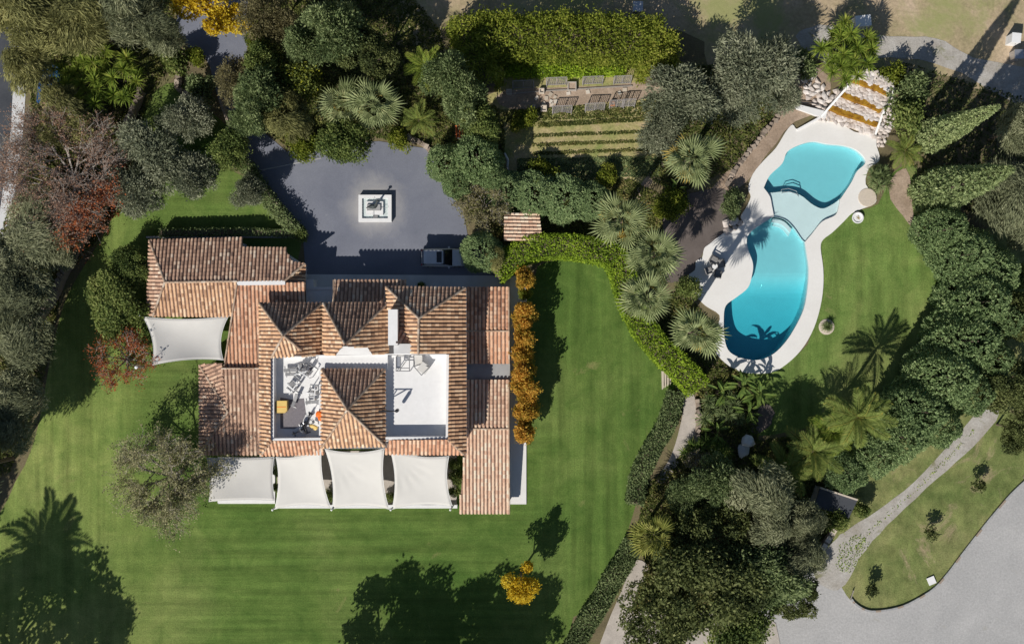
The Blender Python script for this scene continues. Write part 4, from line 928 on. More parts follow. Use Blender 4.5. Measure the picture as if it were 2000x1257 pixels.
def tree(key, px, py, rp, h, label, cat='tree', group=None, v=None, rot=None):
    name, vs, R, hc = KIND[key]
    i = TN[0]; TN[0] += 1
    sx = rp / S * (H - h * .75) / H / R
    ratio = hc / (hc + R * .62); zc = h * ratio; sz = zc / hc
    p = W(px, py, zc * 1.05)
    root = empty(name, (p.x, p.y, 0), label, cat, group, rotz=(rot if rot is not None else i * 2.39996), scale=(sx * (1.13 - .26 * ((i * .618) % 1)), sx * (.87 + .26 * ((i * .618) % 1)), sz))
    tm, cm = vs[i % len(vs) if v is None else v]
    link('trunk', tm, root); cr = link('crown', cm, root)
    return root
TN = [0]
EDGE = 'feathery trees along the road'
for a in [
 ('casuarina', 55, 35, 74, 10, 'feathery grey-green tree in the top left corner of the photo'),
 ('casuarina', 160, 40, 70, 10, 'second feathery tree from the top left corner, above the spiky dragon trees'),
 ('pine', 262, 28, 66, 11, 'dark feathery pine at the top left beside the asphalt drive'),
 ('pine', 312, 62, 44, 10, 'small drooping pine overhanging the shaded end of the drive'),
 ('casuarina', 50, 118, 52, 8, 'feathery olive-green tree touching the road above the blue car'),
 ('casuarina', 125, 215, 62, 6, 'feathery tree beside the pavement just below the blue car'),
 ('pine', 172, 232, 36, 3.2, 'dark low pine under the spiky dragon trees'),
 ('pine', 58, 452, 70, 5.5, 'blue-grey pine at the left edge below the bare red tree'),
 ('pine', 20, 510, 60, 6, 'blue-grey pine cut by the left edge of the photo at the pavement end'),
 ('pine', 36, 575, 66, 6.5, 'dark grey pine at the left edge level with the villa roof'),
 ('pine', 34, 668, 64, 7, 'grey-green pine at the left edge level with the red tree on the lawn'),
 ('pine', 12, 760, 60, 7.5, 'grey pine half cut off by the left edge, above the long shadow'),
 ('pine', 14, 838, 54, 7, 'lowest grey pine at the left edge of the lawn'),
 ('pine', 112, 505, 34, 4, 'small dark pine by the stone retaining wall'),
 ('broad', 128, 465, 32, 4, 'dark broadleaf tree between the red tree and the retaining wall'),
 ('olive', 358, 240, 54, 6, 'grey olive tree at the top of the inner lawn'),
 ('olive', 300, 300, 72, 6.5, 'largest grey olive tree on the inner lawn beside the stone wall'),
 ('olive', 272, 368, 62, 6, 'grey olive tree nearest the patch of fallen orange leaves'),
 ('olive', 384, 354, 54, 6, 'grey olive tree in the middle of the inner lawn above the villa hedge'),
 ('broad', 448, 296, 42, 5.5, 'green broadleaf tree casting its shadow across the driveway corner'),
 ('olive', 486, 374, 36, 4.5, 'smallest grey olive tree against the driveway wall'),
 ('darkshrub', 345, 122, 28, 3, 'dark shrub beside the shaded end of the drive', 'shrub'),
 ('shrub', 396, 172, 30, 3, 'grey-green shrub on the rounded rock bed by the drive', 'shrub'),
 ('brightshrub', 382, 112, 20, 2.0, 'small green shrub on the curved drive edge', 'shrub'),
 ('brightshrub', 494, 78, 16, 2.0, 'narrow bright green shrub beside the drive under the yellow tree', 'shrub'),
 ('brightshrub', 492, 108, 15, 2.0, 'lower bright green shrub at the drive edge', 'shrub'),
 ('yellowtree', 392, 12, 52, 9, 'golden yellow autumn tree over the top of the drive'),
 ('yellowtree', 440, 30, 40, 7, 'smaller golden tree cluster at the right of the top yellow tree'),
 ('browntree', 512, 28, 52, 9, 'brownish thinning autumn tree at the top right of the drive'),
 ('browntree', 560, 52, 42, 8, 'tan thinning tree between the brown tree and the grey tree'),
 ('greywood', 648, 62, 66, 11, 'big grey-green tree above the fan palm pair'),
 ('greywood', 600, 92, 48, 9, 'grey-green tree between the tan tree and the fruit tree'),
 ('oak', 715, 100, 58, 10, 'dark tree casting the black shadow beside the dry field'),
 ('broad', 520, 122, 38, 8, 'dark green tree at the right of the drive'),
 ('fruit', 586, 165, 48, 6.5, 'dark tree dotted with yellow fruit left of the fan palm pair'),
 ('browntree', 458, 158, 46, 7, 'brown-green tree overhanging the narrow part of the drive'),
 ('greywood', 508, 202, 58, 9, 'grey-green tree over the drive bend'),
 ('greywood', 480, 232, 38, 7, 'lower grey-green tree at the drive bend'),
 ('casuarina', 566, 238, 50, 8, 'olive-yellow feathery tree at the top edge of the forecourt'),
 ('broad', 672, 274, 54, 7, 'dense dark green tree overhanging the forecourt below the fan palms'),
 ('brightshrub', 596, 292, 26, 2.4, 'bright green shrub at the forecourt corner', 'shrub'),
 ('brightshrub', 575, 268, 20, 2.2, 'small bright shrub behind the forecourt corner', 'shrub'),
 ('brightshrub', 778, 274, 22, 2, 'low yellow-green shrub at the top of the forecourt', 'shrub'),
 ('greywood', 872, 150, 52, 9, 'grey tree left of the tall privet hedge'),
 ('greywood', 914, 205, 52, 9, 'grey tree beside the kitchen garden, below its twin'),
 ('broad', 935, 245, 42, 8, 'green tree just right of the little orange tiled roof'),
 ('conifer_t', 870, 318, 32, 6, 'green conifer at the forecourt edge left of the orange tiled roof'),
 ('conifer_t', 930, 305, 44, 8, 'green conifer below the little orange tiled roof'),
 ('conifer_t', 893, 352, 26, 5, 'small conifer at the right edge of the forecourt'),
 ('conifer_t', 988, 372, 40, 9, 'conifer just above the small tiled shed, leftmost of its row'),
 ('conifer_t', 1045, 385, 46, 10, 'conifer leaning over the small tiled shed, second of its row'),
 ('conifer_t', 1100, 392, 46, 10, 'conifer between the shed and the palms, third of its row'),
 ('conifer_t', 1150, 392, 34, 8, 'conifer touching the upper left fan palm, last of its row'),
 ('conifer_t', 962, 345, 26, 6, 'small conifer by the pale post at the kitchen garden corner'),
 ('conifer_t', 940, 492, 34, 5, 'grey-green conifer covering the bonnet of the silver car'),
 ('casuarina', 965, 500, 22, 4, 'small conifer sprig by the end of the clipped hedge'),
 ('olive', 1326, 188, 72, 7.5, 'grey olive tree right of the kitchen garden trellises'),
 ('olive', 1300, 245, 54, 6, 'lower grey olive tree beside the kitchen garden'),
 ('olive', 1478, 130, 84, 8, 'large grey olive tree between the dry field and the pool rocks'),
 ('olive', 1440, 180, 66, 7, 'grey olive tree above the stone edging of the pool'),
 ('olive', 1528, 178, 40, 5.5, 'smaller grey olive tree nearest the pool rocks'),
 ('shrub', 1568, 128, 28, 2.5, 'grey-green shrub between the olive and the dragon trees', 'shrub'),
 ('shrub', 1775, 182, 34, 4, 'pale green shrub at the right of the rock cascade', 'shrub'),
 ('brightshrub', 1742, 146, 26, 3, 'bright green shrub at the top right of the rock cascade', 'shrub'),
 ('darkshrub', 1770, 230, 36, 4, 'dark green shrub between the cascade and the cypresses', 'shrub'),
 ('pine', 1990, 250, 52, 8, 'grey feathery tree cut by the right edge behind the upper cypress'),
 ('pine', 1972, 385, 72, 8, 'big grey feathery tree at the right edge behind the lower cypress'),
 ('pine', 1995, 440, 44, 7, 'grey feathery tree at the right edge above the gap in the hedge'),
 ('oak', 1985, 620, 60, 9, 'dark tree cut by the right edge beside the conifer hedge'),
 ('oak', 1972, 750, 66, 9, 'dark tree over the far end of the gravel track'),
 ('oak', 1992, 838, 44, 7, 'small dark tree at the right edge below the gravel track'),
 ('darkshrub', 1985, 540, 26, 3, 'dark shrub at the right edge by the grass gap', 'shrub'),
 ('broad', 212, 585, 58, 4.4, 'dark green tree beside the west wing of the villa'),
 ('broad', 258, 520, 40, 3.6, 'dark tree in the shade of the west wing roof corner'),
 ('darkshrub', 222, 638, 36, 3.5, 'round dark shrub just above the red tree', 'shrub'),
 ('darkshrub', 268, 610, 28, 3.5, 'dark shrub behind the corner of the west sail', 'shrub'),
 ('oak', 1370, 1150, 112, 10, 'largest dark tree in the mass at the bottom of the photo'),
 ('greywood', 1500, 1120, 84, 8, 'dark tree beside the gravel yard, right of the largest one'),
 ('oak', 1285, 1215, 92, 8, 'dark tree at the bottom edge next to the pebble bed'),
 ('broad', 1445, 1215, 74, 7, 'dark tree at the bottom edge touching the gravel yard'),
 ('oak', 1395, 1050, 78, 8, 'dark tree right of the yellow-green fan palm'),
 ('oak', 1555, 1165, 48, 6, 'small dark tree jutting onto the gravel yard'),
 ('pine', 1480, 965, 62, 9, 'grey feathery tree above the dark tree mass'),
 ('pine', 1560, 1010, 44, 7, 'small grey feathery tree left of the flat roofed shed'),
 ('pine', 1565, 1085, 48, 7, 'grey feathery tree at the gate of the gravel yard'),
 ('pine', 1500, 1035, 48, 8, 'dark grey feathery tree inside the dark mass'),
 ('greywood', 1392, 945, 56, 7, 'grey twiggy tree below the banana plants'),
 ('greywood', 1340, 975, 40, 5, 'dull green tree beside the shaded garden path'),
 ('darkshrub', 1635, 1012, 26, 2.5, 'dark hedge bush in front of the flat roofed shed', 'shrub'),
 ('brightshrub', 1612, 1000, 18, 2.5, 'brownish green bush at the left of the shed front', 'shrub'),
 ('darkshrub', 1680, 995, 18, 2.2, 'dark bush at the right end of the shed', 'shrub'),
 ('yellowtree', 1018, 1138, 38, 6, 'small yellow tree alone on the south lawn'),
 ('shrub', 1432, 388, 20, 2, 'grey-green shrub at the upper corner of the dark planting bed', 'shrub'),
 ('shrub', 1428, 412, 18, 2, 'small grey shrub at the pool side of the dark bed', 'shrub'),
 ('darkshrub', 1345, 560, 24, 2.2, 'dark shrub between two fan palms beside the white deck', 'shrub'),
 ('brightshrub', 1318, 395, 28, 2.2, 'green shrub right of the uppermost pool palm', 'shrub'),
 ('brightshrub', 1298, 410, 22, 2.0, 'yellow-green shrub above the dark planting bed', 'shrub'),
 ('brightshrub', 1030, 228, 20, 1.8, 'green bush at the left end of the vegetable rows', 'shrub'),
 ('brightshrub', 1012, 245, 16, 1.5, 'yellow-green bush left of the vegetable rows', 'shrub'),
 ('darkshrub', 1275, 272, 20, 2, 'dark bush at the right end of the vegetable rows', 'shrub'),
 ('brightshrub', 1280, 240, 14, 1.6, 'light green bush beside the last vegetable row', 'shrub'),
 ('brightshrub', 1060, 336, 26, 2.4, 'green bush in the shade below the vegetable rows', 'shrub'),
 ('brightshrub', 1185, 342, 22, 1.8, 'low green bush at the bottom right of the kitchen garden', 'shrub'),
 ('darkshrub', 890, 930, 14, 2.4, 'dark climbing shrub at the right end of the south terrace', 'shrub'),
 ('darkshrub', 887, 905, 12, 2.4, 'dark shrub squeezed between the right sail and the tiled roof', 'shrub'),
 ('darkshrub', 889, 958, 12, 2.0, 'lowest dark shrub beside the long tiled roof', 'shrub'),
 ('shrub', 541, 920, 9, 2.0, 'thin grey bush at the left edge of the south terrace', 'shrub'),
 ('shrub', 540, 950, 9, 1.8, 'lower thin grey bush at the left edge of the south terrace', 'shrub'),
 ('darkshrub', 643, 968, 12, 1.2, 'dark plant in the gap between the left and middle sails', 'shrub'),
 ('darkshrub', 762, 970, 11, 1.2, 'dark plant in the gap between the middle and right sails', 'shrub'),
 ('darkshrub', 822, 556, 7, .8, 'small dark pot plant by the north walkway', 'shrub'),
 ('darkshrub', 585, 455, 16, 1.5, 'green bush in the corner between hedge and driveway', 'shrub'),
 ('brightshrub', 1026, 575, 13, 2.6, 'green sprig between the two highest orange shrubs', 'shrub'),
 ('brightshrub', 1021, 672, 15, 3, 'green shrub among the orange ones, level with the white chair', 'shrub'),
 ('goldshrub', 1020, 709, 17, 3.4, 'orange shrub just above the gap between the east roofs', 'shrub'),
 ('brightshrub', 1025, 745, 16, 3.2, 'green shrub among the orange ones, just below the gap between the east roofs', 'shrub'),
 ('goldshrub', 1030, 780, 18, 3.6, 'orange shrub leaning onto the lawn, third from the bottom of the row', 'shrub'),
 ('goldshrub', 1023, 632, 18, 3.5, 'orange shrub level with the ridge of the upper east roof', 'shrub'),
 ('brightshrub', 1024, 822, 15, 3, 'green shrub between the two lowest orange shrubs', 'shrub'),
 ('goldshrub', 1026, 543, 21, 3.5, 'orange leaved shrub at the top of the row east of the villa', 'shrub'),
 ('goldshrub', 1025, 608, 24, 4, 'orange leaved shrub second from the top of the row', 'shrub'),
 ('goldshrub', 1023, 655, 22, 4, 'orange leaved shrub just above the white chair in the row', 'shrub'),
 ('goldshrub', 1021, 690, 21, 4, 'orange leaved shrub in the middle of the row', 'shrub'),
 ('goldshrub', 1020, 728, 23, 4, 'greenish orange shrub level with the gap in the tiled roofs', 'shrub'),
 ('goldshrub', 1027, 760, 25, 4, 'widest orange shrub in the lower half of the row', 'shrub'),
 ('goldshrub', 1026, 800, 24, 4, 'second orange shrub from the bottom of the row', 'shrub'),
 ('goldshrub', 1021, 843, 23, 3.6, 'orange shrub at the bottom end of the row', 'shrub'),
]:
    if a[0] == 'conifer_t': continue
    tree(*a)
CONIFERS = [
 (870, 318, 34, 6, 'green conifer at the forecourt edge left of the orange tiled roof'),
 (932, 308, 44, 8, 'green conifer below the little orange tiled roof'),
 (895, 358, 28, 5, 'small conifer at the right edge of the forecourt'),
 (988, 372, 38, 3.6, 'conifer just above the small tiled shed, leftmost of its row'),
 (1045, 380, 43, 3.8, 'conifer leaning over the small tiled shed, second of its row'),
 (1103, 388, 43, 3.8, 'conifer between the shed and the palms, third of its row'),
 (1155, 392, 34, 3.4, 'conifer touching the upper left fan palm, last of its row'),
 (962, 345, 26, 6, 'small conifer by the pale post at the kitchen garden corner'),
 (940, 492, 36, 5, 'grey-green conifer covering the bonnet of the silver car'),
]
HEDGE_CON = [
 (1839, 450, 43, 8, 'conifer at the top end of the tall boundary row'), (1882, 498, 50, 9, 'second conifer in the boundary row, by the lawn corner'),
 (1929, 535, 49, 9, 'conifer bulging out to the right of the boundary row'), (1904, 590, 56, 10, 'broad conifer in the upper middle of the boundary row'),
 (1944, 625, 41, 9, 'conifer on the outer side of the boundary row middle'), (1879, 665, 59, 10, 'conifer beside the tall palm shadow in the boundary row'),
 (1922, 700, 43, 9, 'outer conifer in the lower half of the boundary row'), (1839, 735, 58, 10, 'conifer where the boundary row turns to the left'),
 (1882, 765, 45, 9, 'outer conifer near the gravel track'), (1787, 800, 54, 9, 'conifer just above the feather palms'),
 (1827, 830, 41, 8, 'low outer conifer above the gravel track'), (1752, 850, 49, 8, 'conifer right of the lower feather palm'),
 (1707, 885, 43, 7, 'last conifer of the boundary row, above the rough grass'), (1652, 920, 38, 6, 'small conifer between the feather palms and the flat shed'),
]
def tuft_cone(seed, R, h, n_t, per, L, Wd, prof):
    r = np.random.default_rng(seed); f = r.uniform(0, 1, n_t) ** 1.0; z = f * h
    f = z / h; rad = R * prof(f); keep = r.uniform(0, 1, n_t) < np.clip(rad / R + .12, 0, 1); f, z, rad = f[keep], z[keep], rad[keep]
    n = len(f); a = r.uniform(0, 2 * PI, n); lump = 1 + .10 * np.sin(a * 5 + f * 9) + r.normal(0, .06, n)
    T = np.stack([np.cos(a) * rad * lump, np.sin(a) * rad * lump, z], 1)
    T = np.repeat(T, per, 0); aa = np.repeat(a, per); m = len(T)
    out = np.stack([np.cos(aa), np.sin(aa), np.full(m, .75)], 1)
    ax = unit(out * .55 + r.normal(0, .7, (m, 3))); P = T + ax * (L * .4) + r.normal(0, L * .16, (m, 3))
    t = np.clip(np.repeat(r.normal(.45, .14, n), per) + r.normal(0, .12, m), 0, 1)
    return leaves(r, P, ax, L, Wd), t
def con_kind(key, name, mat, R, h, nv, n_t, per, L, Wd, prof):
    vs = []
    for v in range(nv):
        V, t = tuft_cone(91 + v * 7 + len(key), R, h, n_t, per, L, Wd, prof)
        tm = MB(); tm.tube((0, 0, 0), (0, 0, h * .9), R * .07, R * .02, 6)
        vs.append((tm.mesh(name + '_trunk', M['bark']), quad_mesh(name + '_crown', V, t, LM[mat])))
    KIND[key] = (name, vs, R, h)
egg = lambda f: np.sqrt(np.clip(1 - ((f - .38) / .62) ** 2, 0, 1)) * np.where(f < .38, .75 + .25 * f / .38, 1)
con_kind('conifer', 'conifer_tree', 'conifer', 2.6, 7.0, 3, 3600, 6, .25, .11, egg)
con_kind('cypress', 'cypress_tree', 'cypress', 2.6, 15.0, 2, 3200, 6, .40, .17, lambda f: np.clip(1.02 - f, 0, 1) ** .85 * (.8 + .2 * np.clip(f * 6, 0, 1)))
def conifer(px, py, rp, h, label, key='conifer', group=None):
    name, vs, R, h0 = KIND[key]; i = TN[0]; TN[0] += 1
    p = W(px, py, h * .55); sx = rp / S * (H - h * .5) / H / R
    root = empty(name, (p.x, p.y, 0), label, 'tree', group, rotz=i * 2.4, scale=(sx, sx, h / h0))
    link('trunk', vs[i % len(vs)][0], root); link('crown', vs[i % len(vs)][1], root)
for a in CONIFERS: conifer(*a)
for a in HEDGE_CON: conifer(*a, group='conifers of the tall boundary row')
def cypress(bx, by, rp, h, label):
    name, vs, R, h0 = KIND['cypress']; i = TN[0]; TN[0] += 1
    p = W(bx, by, 0); sx = rp / S / R
    root = empty(name, p, label, 'tree', None, rotz=i * 1.7, scale=(sx, sx, h / h0))
    link('trunk', vs[i % 2][0], root); link('crown', vs[i % 2][1], root)
cypress(1806, 272, 30, 16.0, 'upper of the two tall cypresses beside the pool rocks')
cypress(1814, 380, 45, 17.5, 'lower and wider of the two tall cypresses, with a scaly pale crown')

# bare and twiggy trees
def bare_tree(name, px, py, rp, h, label, leafm, nleaf, barkm, seed, twig=4, spread=1.0, lsize=.22, lobe=None, red=0):
    rg = random.Random(seed); R = rp / S * (H - h * .7) / H; zc = h * .62; p = W(px, py, zc)
    root = empty(name, (p.x, p.y, 0), label, 'tree')
    mb = MB(); tips = []
    def br(q, d, L, r, lv):
        e = q + d * L; mb.tube(q, e, r, r * .62, 5 if lv < 2 else 3, cap=False)
        if lv >= 5: tips.append(e); return
        k = twig if lv else 7
        for i in range(k):
            nd = (d + Vector((rg.gauss(0, .62), rg.gauss(0, .62), rg.gauss(0, .34))) * spread + Vector((0, 0, .05)))
            rel = Vector((e.x, e.y, 0)); 
            if rel.length > 0: nd += rel.normalized() * .25
            nd.normalize()
            if lv >= 2: tips.append(e + nd * L * .3)
            br(e, nd, L * rg.uniform(.6, .85), r * .58, lv + 1)
        return
    # main limbs
    mb.tube((0, 0, 0), (0, 0, h * .28), R * .05, R * .04, 7)
    for i in range(9):
        a = 2 * PI * i / 9 + rg.uniform(-.2, .2); d = Vector((math.cos(a), math.sin(a), rg.uniform(.25, 1.3))).normalized()
        def rec(q, d, L, r, lv):
            e = q + d * L; mb.tube(q, e, r, r * .6, 4 if lv < 2 else 3, cap=False)
            if lv == 4: tips.append(e); return
            for j in range(twig if lv < 3 else 3):
                nd = (d * 1.0 + Vector((rg.gauss(0, .55), rg.gauss(0, .55), rg.gauss(0, .38)))).normalized()
                tips.append(q.lerp(e, rg.random())); rec(q.lerp(e, rg.uniform(.45, 1)), nd, L * rg.uniform(.55, .82), max(.012, r * .5), lv + 1)
        rec(Vector((0, 0, h * .28)), d, R * .46, R * .019, 0)
    mb2 = mb
    link('trunk', mb2.mesh(name + '_branches', M[barkm]), root)
    r = np.random.default_rng(seed); T = np.array([tuple(t) for t in tips]); 
    if lobe is not None: T = T[lobe(T, R)] if len(T[lobe(T, R)]) else T
    k = r.choice(len(T), nleaf); P = T[k] + r.normal(0, lsize * .9, (nleaf, 3))
    V = leaves(r, P, unit(rnd_dirs(r, nleaf)), lsize, lsize * .6)
    link('crown', quad_mesh(name + '_leaves', V, np.clip(r.normal(.5, .22, nleaf), 0, 1), LM[leafm]), root)
    if red:   # leaves still on the tree's sunny lower right side
        T2 = T[(T[:, 0] - T[:, 1]) > R * .75]; T2 = T2 if len(T2) else T
        P = T2[r.choice(len(T2), red)] + r.normal(0, lsize, (red, 3))
        link('red_leaves', quad_mesh(name + '_red_leaves', leaves(r, P, unit(rnd_dirs(r, red)), lsize * 1.3, lsize * .8), np.clip(r.normal(.5, .2, red), 0, 1), LM['red']), root)
bare_tree('bare_tree', 130, 340, 150, 5.5, 'large bare red-brown autumn tree beside the pavement', 'dusky', 22000, 'palebark', 5, 5, 1.0, .19, None, red=2600)
bare_tree('red_tree', 236, 703, 78, 4.6, 'small red autumn tree with bare branches on the lawn by the west sail', 'red', 3800, 'palebark', 9, 3, 1.0, .2)
bare_tree('olive_tree', 312, 940, 132, 10.5, 'wide thinning brownish tree on the lawn beside the patio', 'sage', 20000, 'palebark', 21, 4, 1.0, .21)
bare_tree('bare_tree', 945, 400, 66, 5, 'brown twiggy tree at the right edge of the forecourt', 'brown', 4500, 'palebark', 33, 3, 1.0, .2)
bare_tree('bare_tree', 1360, 905, 34, 4, 'twiggy grey shrub tree below the path bend', 'brown', 1200, 'palebark', 35, 3, 1.0, .18)
bare_tree('bare_tree', 20, 290, 40, 5, 'bare grey tree reaching over the road at the left edge', 'brown', 200, 'palebark', 37, 3, 1.0, .16)

# trees that stand just outside the frame and throw the big shadows
tree('oak', -110, 1400, 140, 12, 'dark tree beyond the lower left corner throwing the black shadow on the lawn')
tree('oak', -290, 1200, 110, 13, 'dark tree beyond the left edge below the palm shadow')
tree('oak', 20, 1448, 80, 11, 'dark tree below the bottom edge at the lower left of the lawn')
tree('oak', 680, 1420, 120, 11, 'dark tree beyond the bottom edge shading the south lawn')
tree('oak', 830, 1440, 120, 12, 'second dark tree beyond the bottom edge of the south lawn')
tree('oak', 925, 1390, 90, 10, 'third dark tree beyond the bottom edge, nearest the yellow tree')
tree('pine', -70, 920, 70, 12, 'grey pine just outside the left edge above the palm shadow')

# ------------------------------------------------------------------ hedges
def hedge(name, line, width, z1, mat, label, n, L=.24, Wd=.14, z0=.1, rough=.14, shag=0.0):
    pts = catmull(line, 6, closed=False); g = [W(a, b, z1) for a, b in pts]
    r = np.random.default_rng(len(line) * 17 + int(width * 3) + int(line[0][0]))
    A = np.array([tuple(q.xy) for q in g]); seg = A[1:] - A[:-1]; sl = np.linalg.norm(seg, axis=1)
    k = r.choice(len(sl), n, p=sl / sl.sum()); t = r.uniform(0, 1, n)
    c = A[k] + seg[k] * t[:, None]; nm = np.stack([-seg[k][:, 1], seg[k][:, 0]], 1) / sl[k][:, None]
    w = width / 2; hh = z1 - z0
    s = r.uniform(0, 2 * hh + 2 * w, n)   # walk round the section: side, top, side
    off = np.where(s < hh, -w, np.where(s < hh + 2 * w, s - hh - w, w)); zz = np.where(s < hh, z0 + s, np.where(s < hh + 2 * w, z1, z0 + (s - hh - 2 * w)))
    wob = .5 * np.sin(c[:, 0] * 1.3 + c[:, 1] * .7) + .5 * np.sin(c[:, 0] * .6 - c[:, 1] * 1.9 + off * 2)
    ca = np.hstack([c + nm * (off * (1 + .06 * wob))[:, None], (zz + np.where(zz > z0 + .6 * hh, rough * wob - .10 * (np.abs(off) / w) ** 4 * z1 * .4, 0))[:, None]])
    if shag:   # upright shoots of uneven height gathered in clumps
        cl = np.sin(ca[:, 0] * 2.1 + np.sin(ca[:, 1] * 1.7)) * np.sin(ca[:, 1] * 2.3 + np.sin(ca[:, 0] * 1.3))
        ca[:, 2] += np.where(zz > z0 + .7 * hh, shag * np.clip(cl, -.8, 1) + np.abs(r.normal(0, shag * .45, n)), 0)
        ca[:, :2] += nm * (r.normal(0, .35, n))[:, None]
        wob = .5 * wob + .8 * cl
    P = ca + r.normal(0, rough * .7, (n, 3)); ax = unit(rnd_dirs(r, n, -.3))
    ti = np.clip(.45 + .12 * wob + r.normal(0, .2, n), 0, 1)
    ctr = g[len(g) // 2]
    root = empty(name, (ctr.x, ctr.y, 0), label, 'hedge')
    V = leaves(r, P, ax, L, Wd) - np.array([ctr.x, ctr.y, 0], np.float32)
    link('foliage', quad_mesh(name + '_foliage', V, ti, LM[mat]), root)
    mb = MB()
    for a, b in zip(g[:-1:2], g[2::2]):
        d = (b - a).to_2d(); nn = Vector((-d.y, d.x)).normalized() * w * .72
        mb.prism([(a.x - nn.x, a.y - nn.y), (b.x - nn.x, b.y - nn.y), (b.x + nn.x, b.y + nn.y), (a.x + nn.x, a.y + nn.y)], 0.02, z1 - (1.5 if shag else .3))
    mb.build('branches', M['bark'], root)
hedge('clipped_hedge', [(965,533),(990,512),(1030,488),(1080,480),(1140,484),(1190,496),(1215,525),(1232,585),(1262,645),(1300,690),(1340,728),(1366,760)], 2.5, 2.6, 'hedge', 'tall bright green clipped hedge curving from the car to the pool palms', 26000)
hedge('low_hedge', [(1322,765),(1310,812),(1292,850),(1272,885),(1250,930),(1240,985)], 1.7, 1.2, 'lowhedge', 'low dark hedge between the east lawn and the garden path', 9000)
hedge('low_hedge', [(1240,1060),(1225,1090),(1200,1130),(1172,1180),(1140,1230),(1110,1290)], 1.9, 1.2, 'lowhedge', 'low dark hedge curving along the lawn at the bottom of the photo', 11000)
hedge('privet_hedge', [(930,62),(1000,66),(1080,66),(1160,70),(1240,72),(1290,80)], 3.8, 4.2, 'privet', 'tall shaggy yellow-green privet hedge above the kitchen garden', 24000, .32, .15, rough=.26, shag=.6)
hedge('privet_hedge', [(905,30),(912,70),(932,115),(952,165)], 2.4, 4.6, 'privet', 'shaggy hedge running down the left side of the kitchen garden', 9000, .32, .15, rough=.26, shag=.6)
hedge('privet_hedge', [(1290,60),(1292,100),(1285,150)], 2.6, 4.0, 'privet', 'shaggy hedge at the right end of the kitchen garden', 8000, .32, .15, rough=.26, shag=.6)
hedge('green_bank', [(985,128),(1060,130),(1140,128),(1220,124)], 1.9, .9, 'hedge', 'soft green planting below the tall privet hedge', 9000, .28, .15, rough=.2)
hedge('ivy_hedge', [(478,322),(500,356),(524,392),(548,420),(578,452)], .9, 1.5, 'lowhedge', 'dark bushy hedge along the driveway wall of the inner lawn', 6000, .24, .14, rough=.3)
hedge('box_hedge', [(310,454),(400,453),(480,452),(570,456)], .75, 1.5, 'lowhedge', 'narrow clipped hedge along the north wall of the west wing', 5000, .2, .11, rough=.08)

# ------------------------------------------------------------------ palms
def fan_frond(seed, mat_key='fan'):
    rg = random.Random(seed); mb = MB(); pet = rg.uniform(.8, 1.15); R = 1.35; n = 13
    mb.tube((0, 0, 0), (pet, 0, .06), .03, .02, 4, tint=.35, cap=False)
    hub = Vector((pet, 0, .06))
    for i in range(n):
        a = math.radians(-82 + 164 * i / (n - 1)); rr = R * (1 - .38 * abs(i - (n - 1) / 2) / ((n - 1) / 2)) * rg.uniform(.9, 1.06); da = math.radians(164 / (n - 1)) * .36
        fold = .06; mid = rr * .58
        def pt(ang, rad, z): return hub + Vector((math.cos(ang) * rad, math.sin(ang) * rad, z))
        sag = -.10 * (abs(i - (n - 1) / 2) / n)
        c = pt(a, mid, fold + sag); l = pt(a - da, mid * 1.02, sag - .02); r_ = pt(a + da, mid * 1.02, sag - .02); tip = pt(a + rg.uniform(-.05, .05), rr, -.30 * rg.uniform(.6, 1.3) + sag)
        t = min(1, max(0, rg.gauss(.5, .13)))
        mb.add([hub, l, c, r_, tip], [(0, 1, 2), (0, 2, 3), (1, 4, 2), (2, 4, 3)], t)
    return mb
def feather_frond(seed, L=2.6, wl=.03):
    rg = random.Random(seed); mb = MB(); n = 30; pts = []
    for i in range(n + 1):
        s = i / n; pts.append(Vector((L * s * (1 - .12 * s), 0, L * (.32 * s - .55 * s * s))))
    for a, b in zip(pts[:-1:3], pts[3::3]): mb.tube(a, b, .025, .018, 4, tint=.75, cap=False)
    for i in range(3, n + 1):
        s = i / n; w = .62 * math.sin(PI * min(1, .12 + s * .86)) ** .6 + .08
        for sd in (-1, 1):
            d = Vector((.75, sd * .9, -.28 + rg.uniform(-.15, .15))).normalized(); p = pts[i]; e = p + d * w * rg.uniform(.85, 1.1)
            q = Vector((wl, 0, 0)); m = p.lerp(e, .5)
            mb.add([p, m - q + Vector((0, 0, .02)), e, m + q], [(0, 1, 2, 3)], min(1, max(0, rg.gauss(.45, .16))))
    return mb
def blade_rosette(seed, n=74, L=1.0):
    rg = random.Random(seed); mb = MB()
    for i in range(n):
        a = rg.uniform(0, 2 * PI); el = rg.uniform(-.25, 1.35); d = Vector((math.cos(a) * math.cos(el), math.sin(a) * math.cos(el), math.sin(el))); s = Vector((-math.sin(a), math.cos(a), 0)) * .032
        l = L * rg.uniform(.75, 1.1); m = d * l * .55; e = d * l + Vector((0, 0, -.22 * math.cos(el) * l))
        mb.add([d * .05 - s * .6, d * .05 + s * .6, m + s, m - s, e], [(0, 1, 2, 3), (3, 2, 4)], min(1, max(0, rg.gauss(.45, .2))))
    return mb
def paddle_leaf(seed, L=1.5):
    rg = random.Random(seed); mb = MB(); n = 7; wl = []
    mb.tube((0, 0, 0), (.5, 0, .45), .03, .025, 4, tint=.4, cap=False); rows = []
    for i in range(n + 1):
        s = i / n; x = .5 + L * s; z = .45 + L * (.35 * s - .55 * s * s); w = .20 * math.sin(PI * (.08 + .90 * s)) ** .7
        rows.append([Vector((x, -w, z + .10)), Vector((x, 0, z)), Vector((x, w, z + .10))])
    for i in range(n):
        for j in (0, 1):
            mb.add([rows[i][j], rows[i + 1][j], rows[i + 1][j + 1], rows[i][j + 1]], [(0, 1, 2, 3)], min(1, max(0, rg.gauss(.5, .15))))
    return mb
